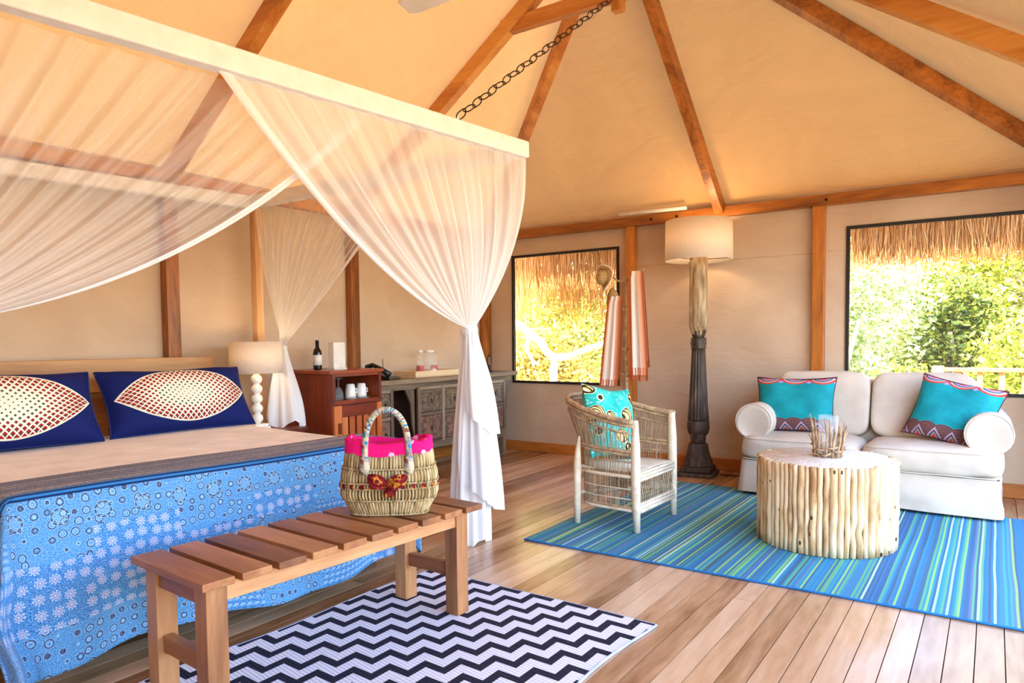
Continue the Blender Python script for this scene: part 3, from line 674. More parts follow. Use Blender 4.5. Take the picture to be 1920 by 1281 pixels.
for y, lb in ((3.655, 'white cup upside down on a saucer, nearer the wine glass'), (3.765, 'white cup upside down on a saucer, nearer the cabinet side')):
    sc = thing('saucer', 'white saucer under the %s upturned cup in the niche' % ('left' if y < 3.7 else 'right'), 'saucer', (-3.99, y, .7155), 0, 'saucers in the niche')
    MB().lathe([(.03, 0), (.052, .008), (.053, .010), (.03, .004)], 24).build('dish', M['plate'], sc, True)
    MB().beam((.035, -.04, .013), (.05, .035, .013), .009, .003).build('teaspoon', M['spoon'], sc)
    c = thing('cup', lb, 'cup', (-3.995, y, .7275), 0, 'upturned cups')
    MB().lathe([(.040, 0), (.041, .02), (.038, .06), (.032, .098), (.026, .104), (.0, .105)], 24).build('body', M['plate'], c, True)
    MB().tube([(0, .038, .03), (0, .062, .035), (0, .064, .06), (0, .036, .07)], .005, 6).build('handle', M['plate'], c, True)
M['bottle'] = plain('dark_wine_glass', (16, 18, 14), .08, 0, .1); M['label'] = plain('paper_label', (232, 228, 220), .7); M['foil'] = plain('black_foil', (20, 18, 20), .35)
wb_ = thing('wine_bottle', 'dark wine bottle with a white label on the cabinet', 'wine bottle', (-4.18, 3.505, .94))
MB().lathe([(.02, .0), (.031, .004), (.032, .01), (.032, .128), (.028, .145), (.014, .168), (.0125, .185)], 24).build('body', M['bottle'], wb_, True)
MB().lathe([(.0327, .035), (.0327, .112)], 24).build('label', M['label'], wb_, True); MB().lathe([(.0132, .165), (.0135, .21), (.0145, .212), (.0145, .222), (0, .223)], 16).build('foil_cap', M['foil'], wb_, True)
ib = thing('menu_holder', 'white upright box beside the wine bottle', 'box', (-4.13, 3.65, .94))
MB().box(-.04, .04, -.063, .063, 0, .01).build('foot', M['white_paint'], ib); MB().box(-.03, .03, -.058, .058, .01, .205).build('body', M['white_paint'], ib, bevel=.004)

# ------------------------------------------------------------------ carved dresser desk
M['old_y'] = wood('weathered_dresser_wood', (78, 60, 46), (122, 100, 80), (160, 138, 114), 'y', .7, 7)
M['old_z'] = wood('weathered_dresser_upright', (72, 58, 46), (112, 94, 76), (150, 130, 110), 'z', .7, 7)
M['carve'] = plain('carved_panel_wood', (116, 98, 80), .75, 0, .35, 30, .6, .3, 70)
M['carve_red'] = plain('worn_red_panel', (124, 92, 76), .75, 0, .35, 26, .5, .3, 60)
M['iron'] = plain('black_iron', (38, 32, 28), .5, .6)
ds = thing('dresser_desk', 'weathered carved wooden desk with many small drawers along the left wall', 'desk', (-4.25, 4.95, 0))
FX = .20
MB().box(-.22, FX+.03, -.98, 1.0, .79, .83).build('top', M['old_y'], ds, bevel=.006)
MB().box(-.2, FX-.02, -.95, .95, .74, .79).build('frieze', M['old_y'], ds)
def pedestal(a, b):
    MB().box(-.2, FX-.012, a, b, .26, .74).build('carcass', M['inside'], ds)
    n = max(1, round((b-a)/.30)); wd = (b-a)/n
    for i in range(n+1): MB().box(FX-.014, FX+.004, a+i*wd-.018, a+i*wd+.018, .26, .75).build('stile', M['old_z'], ds)
    for z in (.262, .515, .74): MB().box(FX-.014, FX+.002, a, b, z-.014, z+.014).build('rail', M['old_y'], ds)
    for i in range(n):
        for z0, z1, mm in ((.535, .72, 'carve'), (.282, .495, 'carve_red')):
            c = a+(i+.5)*wd; d = MB().box(FX-.012, FX-.001, a+i*wd+.022, a+(i+1)*wd-.022, z0, z1).build('drawer', M[mm], ds, bevel=.003)
            h = (z1-z0)/2-.022; zc = (z0+z1)/2
            MB().tube([(FX+.001, c-wd/2+.045, zc-h), (FX+.001, c+wd/2-.045, zc-h), (FX+.001, c+wd/2-.045, zc+h), (FX+.001, c-wd/2+.045, zc+h)], .005, 5, closed=True).build('moulding', M['old_y'], d)
            if mm == 'carve': MB().tube([(FX+.001, c+.05*math.cos(k/14*2*PI), zc+.05*math.sin(k/14*2*PI)) for k in range(14)], .006, 5, closed=True).build('carving', M['old_y'], d)
            MB().tube([(FX+.004, c+.014*math.cos(k/10*2*PI), zc-.008+.014*math.sin(k/10*2*PI)) for k in range(10)], .003, 5, closed=True).build('ring_pull', M['iron'], d)
            MB().lathe([(0, 0), (.008, .0), (.006, .008), (0, .01)], 10).build('boss', M['iron'], d, loc=(FX, c, zc+.008), rot=(0, PI/2, 0))
    m = MB(); pts = [(a, .25), (b, .25)]+[(lerp(b, a, k/12), .19-.03*math.cos(k/12*4*PI)+(.03 if k in (0, 12) else 0)) for k in range(13)]
    m.prism(pts, FX-.02, FX-.004, 'x'); m.build('apron', M['old_y'], ds)
pedestal(-.47, .80); pedestal(-.95, -.80)
for y in (-.93, -.49, .79):
    for x in (-.17, FX-.03):
        m = MB(); m.prism([(y-.025, .26), (y+.035, .26), (y+.03, .06), (y+.038, 0), (y-.028, 0), (y-.02, .06)], x-.028, x+.028, 'x'); m.build('leg', M['old_z'], ds)
for s, y in ((1, .82), (-1, -.515)):
    m = MB(); m.prism([(y, .74), (y+s*.11, .74), (y+s*.09, .70), (y+s*.045, .62), (y+s*.03, .45), (y, .3)], FX-.03, FX-.012, 'x'); m.build('bracket', M['old_z'], ds)
M['phone'] = plain('black_plastic', (22, 22, 24), .35); M['grey_key'] = plain('grey_keys', (150, 150, 150), .5)
ph = thing('telephone', 'black desk telephone at the near end of the carved desk', 'telephone', (-4.17, 4.19, .83), math.radians(-80))
MB().prism([(-.10, 0), (.11, 0), (.11, .015), (-.09, .085), (-.10, .08)], -.085, .085, 'x').build('body', M['phone'], ph, bevel=.005)
hs = MB().tube([(.072, -.115, .10), (.075, -.06, .125), (.075, .03, .09), (.072, .1, .045)], [.03, .018, .018, .028], 10).build('handset', M['phone'], ph, True)
for i in range(3):
    for j in range(4): MB().box(-.065+.03*i, -.047+.03*i, -.02+.024*j, -.006+.024*j, 0, .006).build('key', M['grey_key'], ph, loc=(0, 0, .056-j*.0085))
MB().box(-.07, .03, -.085, -.04, .076, .088).build('screen', M['grey_key'], ph)
MB().tube([(-.075, -.06, .05), (-.08, -.07, .17)], .003, 6).build('aerial', M['phone'], ph)
M['pale_wood'] = wood('pale_tray_wood', (186, 150, 106), (214, 182, 140), (232, 206, 168), 'y', .5, 6)
ty = thing('tray', 'pale wooden serving tray holding glass bottles on the carved desk', 'tray', (-4.24, 4.80, .83))
MB().box(-.14, .13, -.29, .31, 0, .012).build('bottom', M['pale_wood'], ty)
for a in ((-.14, -.128, -.29, .31), (.118, .13, -.29, .31), (-.128, .118, -.29, -.278), (-.128, .118, .298, .31)): MB().box(*a, .012, .055).build('rim', M['pale_wood'], ty, bevel=.002)
M['red'] = plain('red_fill', (200, 36, 40), .5)
for y, lb in ((-.075, 'clear glass bottle with red drink near the telephone on the tray'), (.115, 'clear glass bottle with red drink further along the tray')):
    b = thing('glass_bottle', lb, 'bottle', (-4.25, 4.80+y, .842), 0, 'bottles of red drink')
    MB().lathe([(.036, 0), (.038, .01), (.038, .11), (.03, .14), (.02, .165), (.02, .2)], 24).build('body', M['thin_glass'], b, True)
    MB().lathe([(.0, .006), (.034, .006), (.034, .085), (0, .086)], 20).build('drink', M['red'], b, True)
    MB().lathe([(.023, .2), (.024, .22), (.01, .228), (0, .228)], 18).build('stopper', M['plate'] if y < 0 else M['pale_wood'], b, True)
j = thing('glass_jar', 'clear lidded glass jar between the two red bottles', 'jar', (-4.225, 4.82, .8425))
MB().lathe([(.045, 0), (.047, .02), (.047, .18), (.04, .2)], 24).build('body', M['thin_glass'], j, True); MB().lathe([(.044, .2), (.044, .222), (0, .226)], 24).build('lid', M['plate'], j, True)
fw = tag(MB().lathe([(.0, 0), (.03, 0), (.034, .02), (.03, .045), (.012, .06), (0, .06)], 16).build('sugar_pot', M['plate'], None, True, loc=(-4.16, 4.80, .842)), 'small white lidded sugar pot at the front of the tray', 'pot')
hm = thing('table_mirror', 'small dark rimmed round mirror on the carved desk half behind the net', 'mirror', (-4.2, 5.70, .83), math.radians(20))
MB().lathe([(0, 0), (.045, 0), (.04, .01), (.008, .018), (.007, .05)], 20).build('stand', M['iron'], hm, True)
MB().tube([(0, .05*math.cos(k/20*2*PI), .11+.062*math.sin(k/20*2*PI)) for k in range(20)], .007, 6, closed=True).build('rim', M['iron'], hm, True)
gm = G('mirror_glass', .05, 1); gm.base((205, 205, 205))
MB().tube([(-.003, 0, .11), (.003, 0, .11)], .048, 20).build('mirror_glass', gm.m, hm)
# ------------------------------------------------------------------ rugs
def chevron_mat():
    g = G('chevron_weave', .85, 0, .2); k, x, y, z = g.coord()
    t = (x-y)*.7071; s = (x+y)*.7071
    zz = t+(s+.02).pp(.062)*1.05
    wv = g.noise(g.vec(x*20, y*260, 0), 1.0, 1); f = ((zz/.117).fr())
    rib = ((y*420+x*60).sin())
    wh = g.ramp(rib*.5+.5, [(.0, (206, 200, 214)), (1, (236, 232, 240))]); bk = g.ramp(wv, [(.3, (26, 24, 38)), (.7, (44, 42, 60))])
    g.base(g.mix(f.lt(.44), wh, bk)); g.bump(rib, .25, .002); return g.m
def stripe_mat():
    g = G('striped_weave', .8, 0, .25); k, x, y, z = g.coord()
    a = g.white(g.vec((x*104+g.noise(g.vec(x*2, y*1.2, 0), 1.0, 1)*1.5).floor(), 1, 0)); b = g.noise(g.vec(x*7, 0, 0), 1.0, 3, .7)
    c1 = g.ramp(a, [(.0, (14, 96, 168)), (.15, (4, 132, 172)), (.27, (34, 66, 124)), (.38, (36, 150, 160)), (.48, (100, 170, 104)), (.60, (22, 108, 172)), (.70, (156, 204, 76)), (.78, (52, 52, 92)), (.84, (196, 226, 226)), (.91, (104, 92, 160)), (.96, (90, 110, 60))], True)
    c2 = g.ramp(b, [(.32, (10, 100, 168)), (.45, (10, 126, 164)), (.55, (40, 138, 140)), (.65, (92, 150, 104))])
    c = g.mix(.28, c1, c2); rib = ((y*330+x*200).sin()); c = g.mix(rib.gt(.55)*.15, c, (210, 232, 236))
    g.base(c); g.bump(rib, .2, .002); return g.m
M['chevron'] = chevron_mat(); M['stripe'] = stripe_mat(); M['binding'] = plain('rug_binding', (176, 186, 214), .8); M['binding_b'] = plain('blue_rug_binding', (20, 110, 180), .8)
def rug(name, label, x0, x1, y0, y1, mat, bmat, wob, z=.006, rz=0):
    cx, cy_ = (x0+x1)/2, (y0+y1)/2; t = thing(name, label, 'rug', (cx, cy_, 0), rz); W, H = x1-x0, y1-y0
    def fn(u, v):
        x = (u-.5)*W; y = (v-.5)*H
        ex = wob*math.sin(y*7+1)*(abs(2*u-1)**6)*(1 if u > .5 else 1); return (x+ex, y+wob*.4*math.sin(x*6)*abs(2*v-1)**6, z)
    m = MB(); m.grid(fn, 40, 40); m.build('weave', M[mat], t, smooth=False, solid=.008)
    e = [fn(k/40, 0) for k in range(40)]+[fn(1, k/40) for k in range(40)]+[fn(1-k/40, 1) for k in range(40)]+[fn(0, 1-k/40) for k in range(40)]
    MB().tube(e, .0055, 6, closed=True).build('binding', M[bmat], t, True); return t
rug('rug', 'black and white zigzag rug under the slatted bench', -2.33, -1.125, .75, 2.60, 'chevron', 'binding', .012, .006, math.radians(-1.5))
rug('rug', 'blue and green striped woven rug under the sofa and chair', -2.20, .70, 3.31, 5.30, 'stripe', 'binding_b', .004)

# ------------------------------------------------------------------ slatted bench
M['bench_x'] = wood('bench_slat_wood', (100, 54, 26), (148, 90, 50), (184, 126, 78), 'x', .4, 6, 8, False, .3)
M['bench_y'] = wood('bench_rail_wood', (132, 82, 46), (182, 124, 78), (212, 160, 110), 'y', .4, 6)
M['bench_z'] = wood('bench_leg_wood', (132, 82, 46), (182, 124, 78), (212, 160, 110), 'z', .4, 6)
bn = thing('slatted_bench', 'long slatted wooden bench standing at the foot of the bed', 'bench', (-2.02, 1.725, .0105), math.radians(-3.5))
ZT = .455
for k in range(10):
    y = -.605+k*.1245
    if k == 9:
        MB().box(-.225, .225, y-.0, y+.101, ZT-.024, ZT).build('slat', M['bench_x'], bn, bevel=.003)
    else: MB().box(-.225, .225, y, y+.101, ZT-.024, ZT).build('slat', M['bench_x'], bn, bevel=.003)
for x in (-.185, .147): MB().box(x, x+.032, -.55, .57, ZT-.084, ZT-.025).build('rail', M['bench_y'], bn, bevel=.003)
for y in (-.575, .498):
    for x in (-.19, .118): MB().box(x, x+.068, y, y+.068, 0, ZT-.026).build('leg', M['bench_z'], bn, bevel=.003)
    MB().box(-.121, .117, y+.018, y+.052, .15, .205).build('stretcher', M['bench_x'], bn, bevel=.003); MB().box(-.121, .117, y+.01, y+.058, ZT-.09, ZT-.027).build('end_rail', M['bench_x'], bn)

# ------------------------------------------------------------------ woven basket bag
M['reed'] = strand_mat('basket_reed', ((140, 114, 76), (208, 182, 132), (232, 212, 170)))
gp = G('pink_cotton', .8, 0, .2); kk, px, py, pz = gp.coord(); gp.base(gp.mix(gp.voro(kk, 16).lt(.2), (226, 14, 110), (240, 170, 200))); M['pink'] = gp.m
gw = G('wrapped_print', .8, 0, .2); kk, ux, uy, uz = gw.coord('UV'); sp_ = (uy*34+ux*2).fr(); gw.base(gw.ramp(gw.white(gw.vec((uy*64+ux*3).floor(), (ux*4).floor(), 2))*.7+gw.noise(kk, 60, 2)*.3, [(.15, (40, 118, 160)), (.24, (196, 180, 152)), (.46, (120, 50, 54)), (.54, (190, 176, 150)), (.70, (110, 120, 130)), (.78, (206, 186, 120)), (.9, (60, 50, 60))], True)); M['wrap'] = gw.m
gr = G('red_flower_cloth', .8, 0, .2); kk = gr.coord()[0]; gr.base(gr.ramp(gr.noise(kk, 38, 2), [(.35, (92, 10, 22)), (.54, (128, 18, 30)), (.6, (216, 150, 36)), (.68, (96, 12, 24))])); M['flower'] = gr.m
bg_ = thing('basket_bag', 'woven reed handbag with pink lining and cloth flower standing on the bench', 'bag', (-1.985, 2.015, ZT+.0115), math.radians(38))
BH = .265
def bagp(t, h, off=0):
    """rounded rectangular basket outline at height h (0..1)"""
    w = lerp(.145, .185, sm(0, .35, h))*(1-.13*sm(.45, 1, h))+off; d = lerp(.075, .10, sm(0, .35, h))*(1-.25*sm(.5, 1, h))+off
    c, s = math.cos(t), math.sin(t); e = .62
    z = BH*h+.018*sm(.5, 1, h)*(math.cos(t)**2)
    return Vector((math.copysign(abs(c)**e, c)*w, math.copysign(abs(s)**e, s)*d, z))
def bagt(k, n):   # parameter with even arc spacing
    return bag_ts[int(k*len(bag_ts)/n) % len(bag_ts)]
raw = [2*PI*k/2000 for k in range(2000)]; acc = [0]
for a, b in zip(raw, raw[1:]): acc.append(acc[-1]+(bagp(b, .5)-bagp(a, .5)).length)
bag_ts = []; jx = 0
for k in range(600):
    tgt = acc[-1]*k/600
    while acc[jx+1] < tgt: jx += 1
    bag_ts.append(raw[jx])
m = MB(); NR = 78
for k in range(NR):
    for h0, h1, dz in ((.0, .24, .0), (.235, .42, .5), (.415, .50, 0), (.495, .70, .5), (.695, .98, 0)):
        t = bagt((k+dz), NR); n = 4; m.tube([bagp(t, lerp(h0, h1, i/n), .004*math.sin(PI*i/n)) for i in range(n+1)], [.0042, .0060, .0064, .0060, .0042], 5, True, sq=.55)
o = m.build('reed_staves', M['reed'], bg_, True); o['kind'] = 'stuff'
m = MB()
m.grid(lambda u, v: bagp(2*PI*u, v, -.008), 60, 10, True); m.build('inner_wall', plain('shadow_toned_reed', (150, 124, 84), .9), bg_, True)  # reed tone darkened to stand in for shadow behind the staves
MB().prism([tuple(bagp(2*PI*k/40, 0)[:2]) for k in range(40)], 0, .008, 'z').build('bottom', M['reed'], bg_)
for h in (.02, .24, .42, .50, .70, .97):
    m = MB()
    for ph_ in (0, PI): m.tube([bagp(bagt(k, 160), h+.008*math.sin(k*.9+ph_), .005+.004*math.cos(k*.9+ph_)) for k in range(160)], .0026, 5, closed=True)
    m.build('twine_row', M['reed'], bg_, True)
for k in range(0, NR, 3):
    t = bagt(k+.5, NR); p = bagp(t, .46, .0085); n_ = (bagp(t+.01, .46)-bagp(t-.01, .46)).normalized()
    MB().beam(p-n_*.0075, p+n_*.0075, .004, .019).build('ribbon_piece', M['flower'], bg_)
def lining(u, v):
    t = 2*PI*u; wv = .006*math.sin(11*t+1)*math.sin(5*t)
    if v < .5: return bagp(t, lerp(.90, 1.10, v*2), .011)+Vector((0, 0, wv))
    return bagp(t, lerp(1.10, .55, (v-.5)*2), -.012)+Vector((0, 0, wv))
MB().grid(lining, 90, 12, True).build('lining', M['pink'], bg_, True)
hp = [];
for k in range(25):
    a = PI*k/24; hp.append((-.085*math.cos(a), -.083-.012*math.sin(a), .205+.215*math.sin(a)**.62 if 0 < k < 24 else .205))
MB().tube(hp, .0125, 10).build('handle', M['wrap'], bg_, True)
for sx in (-1, 1):
    MB().lathe([(0, 0), (.018, .006), (.021, .03), (.016, .07), (.0, .076)], 14).build('handle_wrap', M['wrap'], bg_, True, loc=(sx*.085, -.088, .165))
fwp = thing  # petals
def petal(a, L, wd, tilt):
    def fn(u, v):
        y = (u-.5)*2*wd*math.sin(PI*min(1, v*.9+.06))**.8; x = v*L
        return (x*math.cos(a)-y*math.sin(a), -.012-.02*math.sin(PI*v)-.006*math.cos(3*PI*(u-.5))+tilt*v, x*math.sin(a)+y*math.cos(a))
    return MB().grid(fn, 8, 8)
for a, L, wd, tl in ((math.radians(150), .085, .028, -.012), (math.radians(28), .085, .026, -.012), (math.radians(-62), .045, .022, -.01), (math.radians(-20), .04, .018, -.008)):
    petal(a, L, wd, tl).build('flower_petal', M['flower'], bg_, True, solid=.003, loc=(.005, -.108, .128))
# ------------------------------------------------------------------ wicker armchair
M['cane'] = wood('pale_cane_wrap', (190, 168, 138), (224, 206, 180), (240, 226, 206), 'x', .6, 14, 2, False, .1)
M['cane_dull'] = plain('dull_cane', (186, 156, 122), .7, 0, .25, 40)
M['withy'] = strand_mat('thin_withies', ((150, 122, 92), (190, 164, 132), (220, 200, 172)))
ch = thing('wicker_armchair', 'pale woven cane armchair on the striped rug facing the coffee table', 'armchair', (-1.90, 4.025, .012), math.radians(-2))
HW, XFR, XBK = .262, .20, -.195
def plan(s, z):
    """U-shaped plan of the back: s 0..1 runs near front post, round the back, to far front post"""
    fl = sm(.40, .74, z); a = lerp(.205, .36, fl); hw = lerp(HW, HW+.045, fl); t = PI*s; c, sn = math.cos(t), math.sin(t); e = lerp(.35, .62, fl)
    y = -math.copysign(abs(c)**e, c)*hw; x = XFR-.005-(a+XFR)*abs(sn)**lerp(.55, .85, fl)
    return Vector((x, y, z))
def rimz(s): return .655+.12*math.sin(PI*s)**1.2
for y, z in ((-HW, .66), (HW, .66)):
    MB().tube([(XFR+.005, y, 0), (XFR, y, .16), (XFR-.003, y, .36), (XFR-.004, y, .5), (XFR-.01, y, z)], [.019, .025, .028, .027, .021], 12).build('front_leg', M['cane'], ch, True)
    MB().tube([(XBK-.01, y*.98, 0), (XBK-.01, y*.98, .16), (XBK-.008, y*.98, .36), (XBK-.006, y*.96, .46), (XBK, y*.93, .54)], [.018, .023, .024, .017, .006], 12).build('rear_leg', M['cane'], ch, True)
m = MB(); NS = 150
for k in range(NS+1):
    s = k/NS; zt = rimz(s); jit = .002*math.sin(k*2.7)
    m.tube([plan(s, z)+Vector((jit, jit, 0)) for z in (.125, .25, .36, .46, .55, .64, zt)], .0022, 4, False)
o = m.build('woven_side', M['withy'], ch, True); o['kind'] = 'stuff'
m = MB()
for k in range(60):      # doubled upper weave
    s = k/60+.004; m.tube([plan(s, .48)*1.0, plan(s+.006, .58), plan(s, rimz(s)-.01)], .0028, 4, False)
o = m.build('woven_back', M['withy'], ch, True); o['kind'] = 'stuff'
def ring(name, zf, r, s0=0, s1=1, n=60, mat='cane_dull'):
    MB().tube([plan(lerp(s0, s1, k/n), zf(lerp(s0, s1, k/n))) for k in range(n+1)], r, 8).build(name, M[mat], ch, True)
ring('top_rim', lambda s: rimz(s), .016); ring('rim_band', lambda s: rimz(s)-.028, .011); ring('back_band', lambda s: .475+.02*math.sin(PI*s), .010); ring('back_band', lambda s: .455+.02*math.sin(PI*s), .009); ring('back_band', lambda s: rimz(s)-.075, .006)
ring('seat_band', lambda s: .325, .011, mat='cane'); ring('seat_band', lambda s: .41, .005)
ring('lower_band', lambda s: .25, .0045, mat='cane'); ring('lower_band', lambda s: .19, .0045, mat='cane'); ring('bottom_band', lambda s: .125, .010, mat='cane'); ring('bottom_band', lambda s: .143, .006)
m = MB()
for k in range(46):
    x = XFR-.0-k*.0088; h = HW-.012; m.tube([(x, -h, .352), (x, 0, .358), (x, h, .352)], .0046, 5)
o = m.build('seat', M['cane'], ch, True); o['kind'] = 'stuff'
MB().box(-.19, .19, -.24, .24, .325, .345).build('seat_base', M['cane_dull'], ch)
for z, r in ((.345, .010), (.325, .010), (.305, .010), (.120, .012), (.142, .012), (.162, .010)): MB().tube([(XFR+.012, -HW+.015, z), (XFR+.012, HW-.015, z)], r, 8).build('front_rail', M['cane'], ch, True)
m = MB()
for k in range(34):
    y = -HW+.03+k*(2*HW-.06)/33; d = .012*(1 if k % 2 else -1)
    m.tube([(XFR+.008, y, .165), (XFR+.008, y+d, .20), (XFR+.008, y-d, .235), (XFR+.008, y+d, .27), (XFR+.008, y, .30)], .0036, 5, False)
o = m.build('front_lattice', M['withy'], ch, True); o['kind'] = 'stuff'
MB().tube([(XFR-.02, -HW+.02, .2), (XBK, HW-.03, .2)], .012, 8).build('brace', M['cane'], ch, True); MB().tube([(XFR-.02, HW-.02, .19), (XBK, -HW+.03, .19)], .012, 8).build('brace', M['cane'], ch, True)
cc = thing('cushion', 'turquoise cushion with golden shell print propped in the cane armchair', 'cushion', (-1.955, 3.98, .395), math.radians(78))
c = cushion('cover', M['shell'], .47, .47, .15, cc, 26, .10, seed=8); c.rotation_euler = (math.radians(-16), math.radians(8), 0)

# ------------------------------------------------------------------ branch coat stand, hat and towels
M['stick'] = plain('pale_stick', (190, 162, 126), .8, 0, .2, 30)
cs = thing('coat_stand', 'thin branch coat stand with short pegs in front of the back wall', 'coat stand', (-2.69, 5.70, 0))
MB().tube([(.0, 0, 0), (.01, 0, .5), (-.005, 0, 1.1), (.005, 0, 1.70)], [.02, .018, .016, .013], 8).build('pole', M['stick'], cs, True)
for p in (((0, 0, 1.66), (.10, -.03, 1.70), (.21, -.06, 1.75)), ((0, 0, 1.66), (-.06, -.03, 1.66), (-.14, -.05, 1.72)), ((0, 0, 1.05), (.07, -.02, 1.08), (.12, -.04, 1.11)), ((0, 0, .82), (.06, -.02, .825), (.11, -.04, .84)), ((0, 0, .82), (-.05, -.02, .835)), ((0, 0, 1.05), (-.05, -.03, 1.07), (-.09, -.05, 1.12)), ((0, 0, 1.40), (-.05, -.04, 1.44), (-.09, -.07, 1.53))):
    MB().tube(p, [.011]+[.009]*(len(p)-2)+[.006], 7).build('peg', M['stick'], cs, True)
for k in range(3):
    a = k*2.1+.4; MB().tube([(0, 0, .12), (.12*math.cos(a), .12*math.sin(a), .06), (.2*math.cos(a), .2*math.sin(a), .008)], [.014, .012, .008], 7).build('foot', M['stick'], cs, True)
gt_ = G('striped_towel', .9, 0, .1); kk, tu, tv, _ = gt_.coord('UV'); wv = gt_.noise(gt_.vec(tu*60, tv*3, 0), 1, 2)
tc = gt_.ramp(tu+wv*.02, [(.0, (206, 118, 78)), (.18, (214, 132, 94)), (.24, (240, 200, 176)), (.30, (246, 242, 240)), (.66, (246, 242, 240)), (.72, (232, 172, 140)), (.90, (226, 160, 128)), (1, (214, 132, 94))])
gt_.base(gt_.mix(tv.gt(.93), tc, gt_.mix(((tu*60).sin()).gt(.2), tc, (212, 106, 58)))); gt_.bump(wv, .3, .005); M['towel'] = gt_.m
def towel(label, top, wt, wb, L, dx, fringe, seed):
    t = thing('towel', label, 'towel', top, 0, 'striped towels on the coat stand')
    def fn(sy):
        def f(u, v):
            w_ = lerp(wt, wb, v**.7); f_ = .016*math.sin(u*15+seed)*(.4+.6*v)
            hb = .02*math.cos(min(1, v*14)*PI/2)
            return ((u-.5)*w_+dx*v, (sy*(.018-hb*.9)+f_-.01), -L*v+(0.0))
        return f
    m = MB(); m.grid(fn(-1), 26, 30); m.build('cloth', M['towel'], t, True)
    m = MB(); m.grid(fn(1), 26, 30); o = m.build('back_fold', M['towel'], t, True); o.scale = (1, 1, .93)
    if fringe:
        m = MB()
        for k in range(26):
            p = Vector(fn(-1)((k+.5)/26, 1)); m.tube([p, p+Vector((.003*math.sin(k*3), 0, -.03)), p+Vector((.006*math.sin(k*2.2), 0, -.058))], [.003, .0035, .0015], 4)
        m.build('fringe', M['fringe'], t)
M['fringe'] = plain('orange_fringe', (206, 110, 64), .9, 0, .3, 60)
towel('orange and white striped towel with fringe hanging from the right peg', (-2.565, 5.642, 1.735), .125, .18, .90, .035, True, 1)
towel('orange and white striped towel hanging below the straw hat on the left', (-2.752, 5.63, 1.525), .125, .20, .79, -.06, False, 2.2)
M['straw'] = plain('straw_hat_weave', (196, 164, 112), .85, 0, .2, 60, .5, .2, 160); M['hatcloth'] = plain('cream_hat_band', (240, 232, 220), .9)
ht = thing('sun_hat', 'floppy straw sun hat with white trim hung on the coat stand', 'hat', (-2.845, 5.60, 1.69), 0)
def brim(u, v):
    a = 2*PI*u; r = lerp(.066, .125, v); return (r*math.cos(a)*.9, -.01*v+.035*v*math.sin(2*a+.6), r*math.sin(a)*1.05-.02*v)
b = MB(); b.grid(brim, 48, 6, True); b.build('brim', M['straw'], ht, True, solid=.005, rot=(0, 0, math.radians(-38)))
MB().lathe([(.069, 0), (.067, .03), (.058, .06), (.036, .075), (0, .078)], 28).build('crown', M['straw'], ht, True, rot=(math.radians(90), 0, math.radians(-38)))
MB().tube([brim(k/40, 1.0) for k in range(40)], .006, 6, closed=True).build('trim', M['hatcloth'], ht, True, rot=(0, 0, math.radians(-38)))
sb = thing('cloth_bag', 'small drooping cloth pouch hanging under the straw hat', 'bag', (-2.80, 5.665, 1.44))
MB().grid(lambda u, v: (math.cos(2*PI*u)*(.012+.05*math.sin(PI*min(1, v*.93))**.7), math.sin(2*PI*u)*(.01+.022*math.sin(PI*min(1, v*.93))**.7), .16-.22*v), 28, 14, True).build('pouch', M['straw'], sb, True)
MB().tube([(0, 0, .16), (.01, .0, .2), (.03, 0, .1)], .004, 6).build('cord', M['hatcloth'], sb, True)

# ------------------------------------------------------------------ carved floor lamp
gl = G('carved_dark_wood', .55, 0, .4); kk, lx, ly, lz = gl.coord(); nn_ = gl.noise(gl.vec(lx*6, ly*6, lz), 6, 4)
dk_ = gl.ramp(nn_, [(.3, (42, 33, 27)), (.55, (74, 60, 50)), (.75, (110, 94, 80))]); pl_ = gl.ramp(nn_, [(.3, (112, 88, 56)), (.5, (166, 142, 106)), (.7, (200, 184, 156))])
gl.base(gl.mix((lz-1.22+nn_*.16).gt(.06), dk_, pl_)); gl.bump(nn_, .5, .01); M['carved'] = gl.m
fl_ = thing('floor_lamp', 'tall carved column floor lamp with a white drum shade beside the sofa', 'lamp', (-2.03, 5.70, 0), math.radians(8))
MB().box(-.15, .15, -.15, .15, .0, .035).build('plinth', M['carved'], fl_, bevel=.008); MB().box(-.125, .125, -.125, .125, .036, .08).build('plinth', M['carved'], fl_, bevel=.01)
MB().lathe([(.125, .08), (.12, .12), (.10, .17), (.088, .22), (.08, .27)], 8).build('base', M['carved'], fl_, rot=(0, 0, PI/8), bevel=.006)
MB().lathe([(.062, .27), (.06, .30), (.066, .312), (.060, .325), (.085, .36), (.092, .40), (.09, .45), (.088, .46)], 32).build('bulb_turning', M['carved'], fl_, True)
MB().lathe([(.084, .462), (.088, .475), (.078, .60), (.068, .80), (.060, .98), (.056, 1.06)], 80, flute=.12, nf=16).build('fluted_column', M['carved'], fl_, True)
MB().lathe([(.060, 1.06), (.063, 1.07), (.06, 1.08), (.066, 1.10), (.066, 1.12), (.06, 1.13), (.068, 1.14), (.06, 1.15), (.045, 1.155)], 32).build('collar', M['carved'], fl_, True)
MB().lathe([(.046, 1.15), (.052, 1.17), (.066, 1.21), (.074, 1.235), (.076, 1.25)], 60, flute=.14, nf=12).build('leaf_capital', M['carved'], fl_, True)
m = MB(); m.lathe([(.078, 1.245), (.08, 1.27), (.078, 1.5), (.074, 1.80), (.072, 1.84)], 14); m.build('shaft', M['carved'], fl_)
MB().box(.005, .02, -.076, -.058, 1.42, 1.79).build('shaft_slot', M['carved'], fl_)
m = MB(); m.lathe([(.272, 1.79), (.268, 2.115)], 56); m.f = m.f[:56]; m.build('shade', M['shade'], fl_, True, solid=.003)
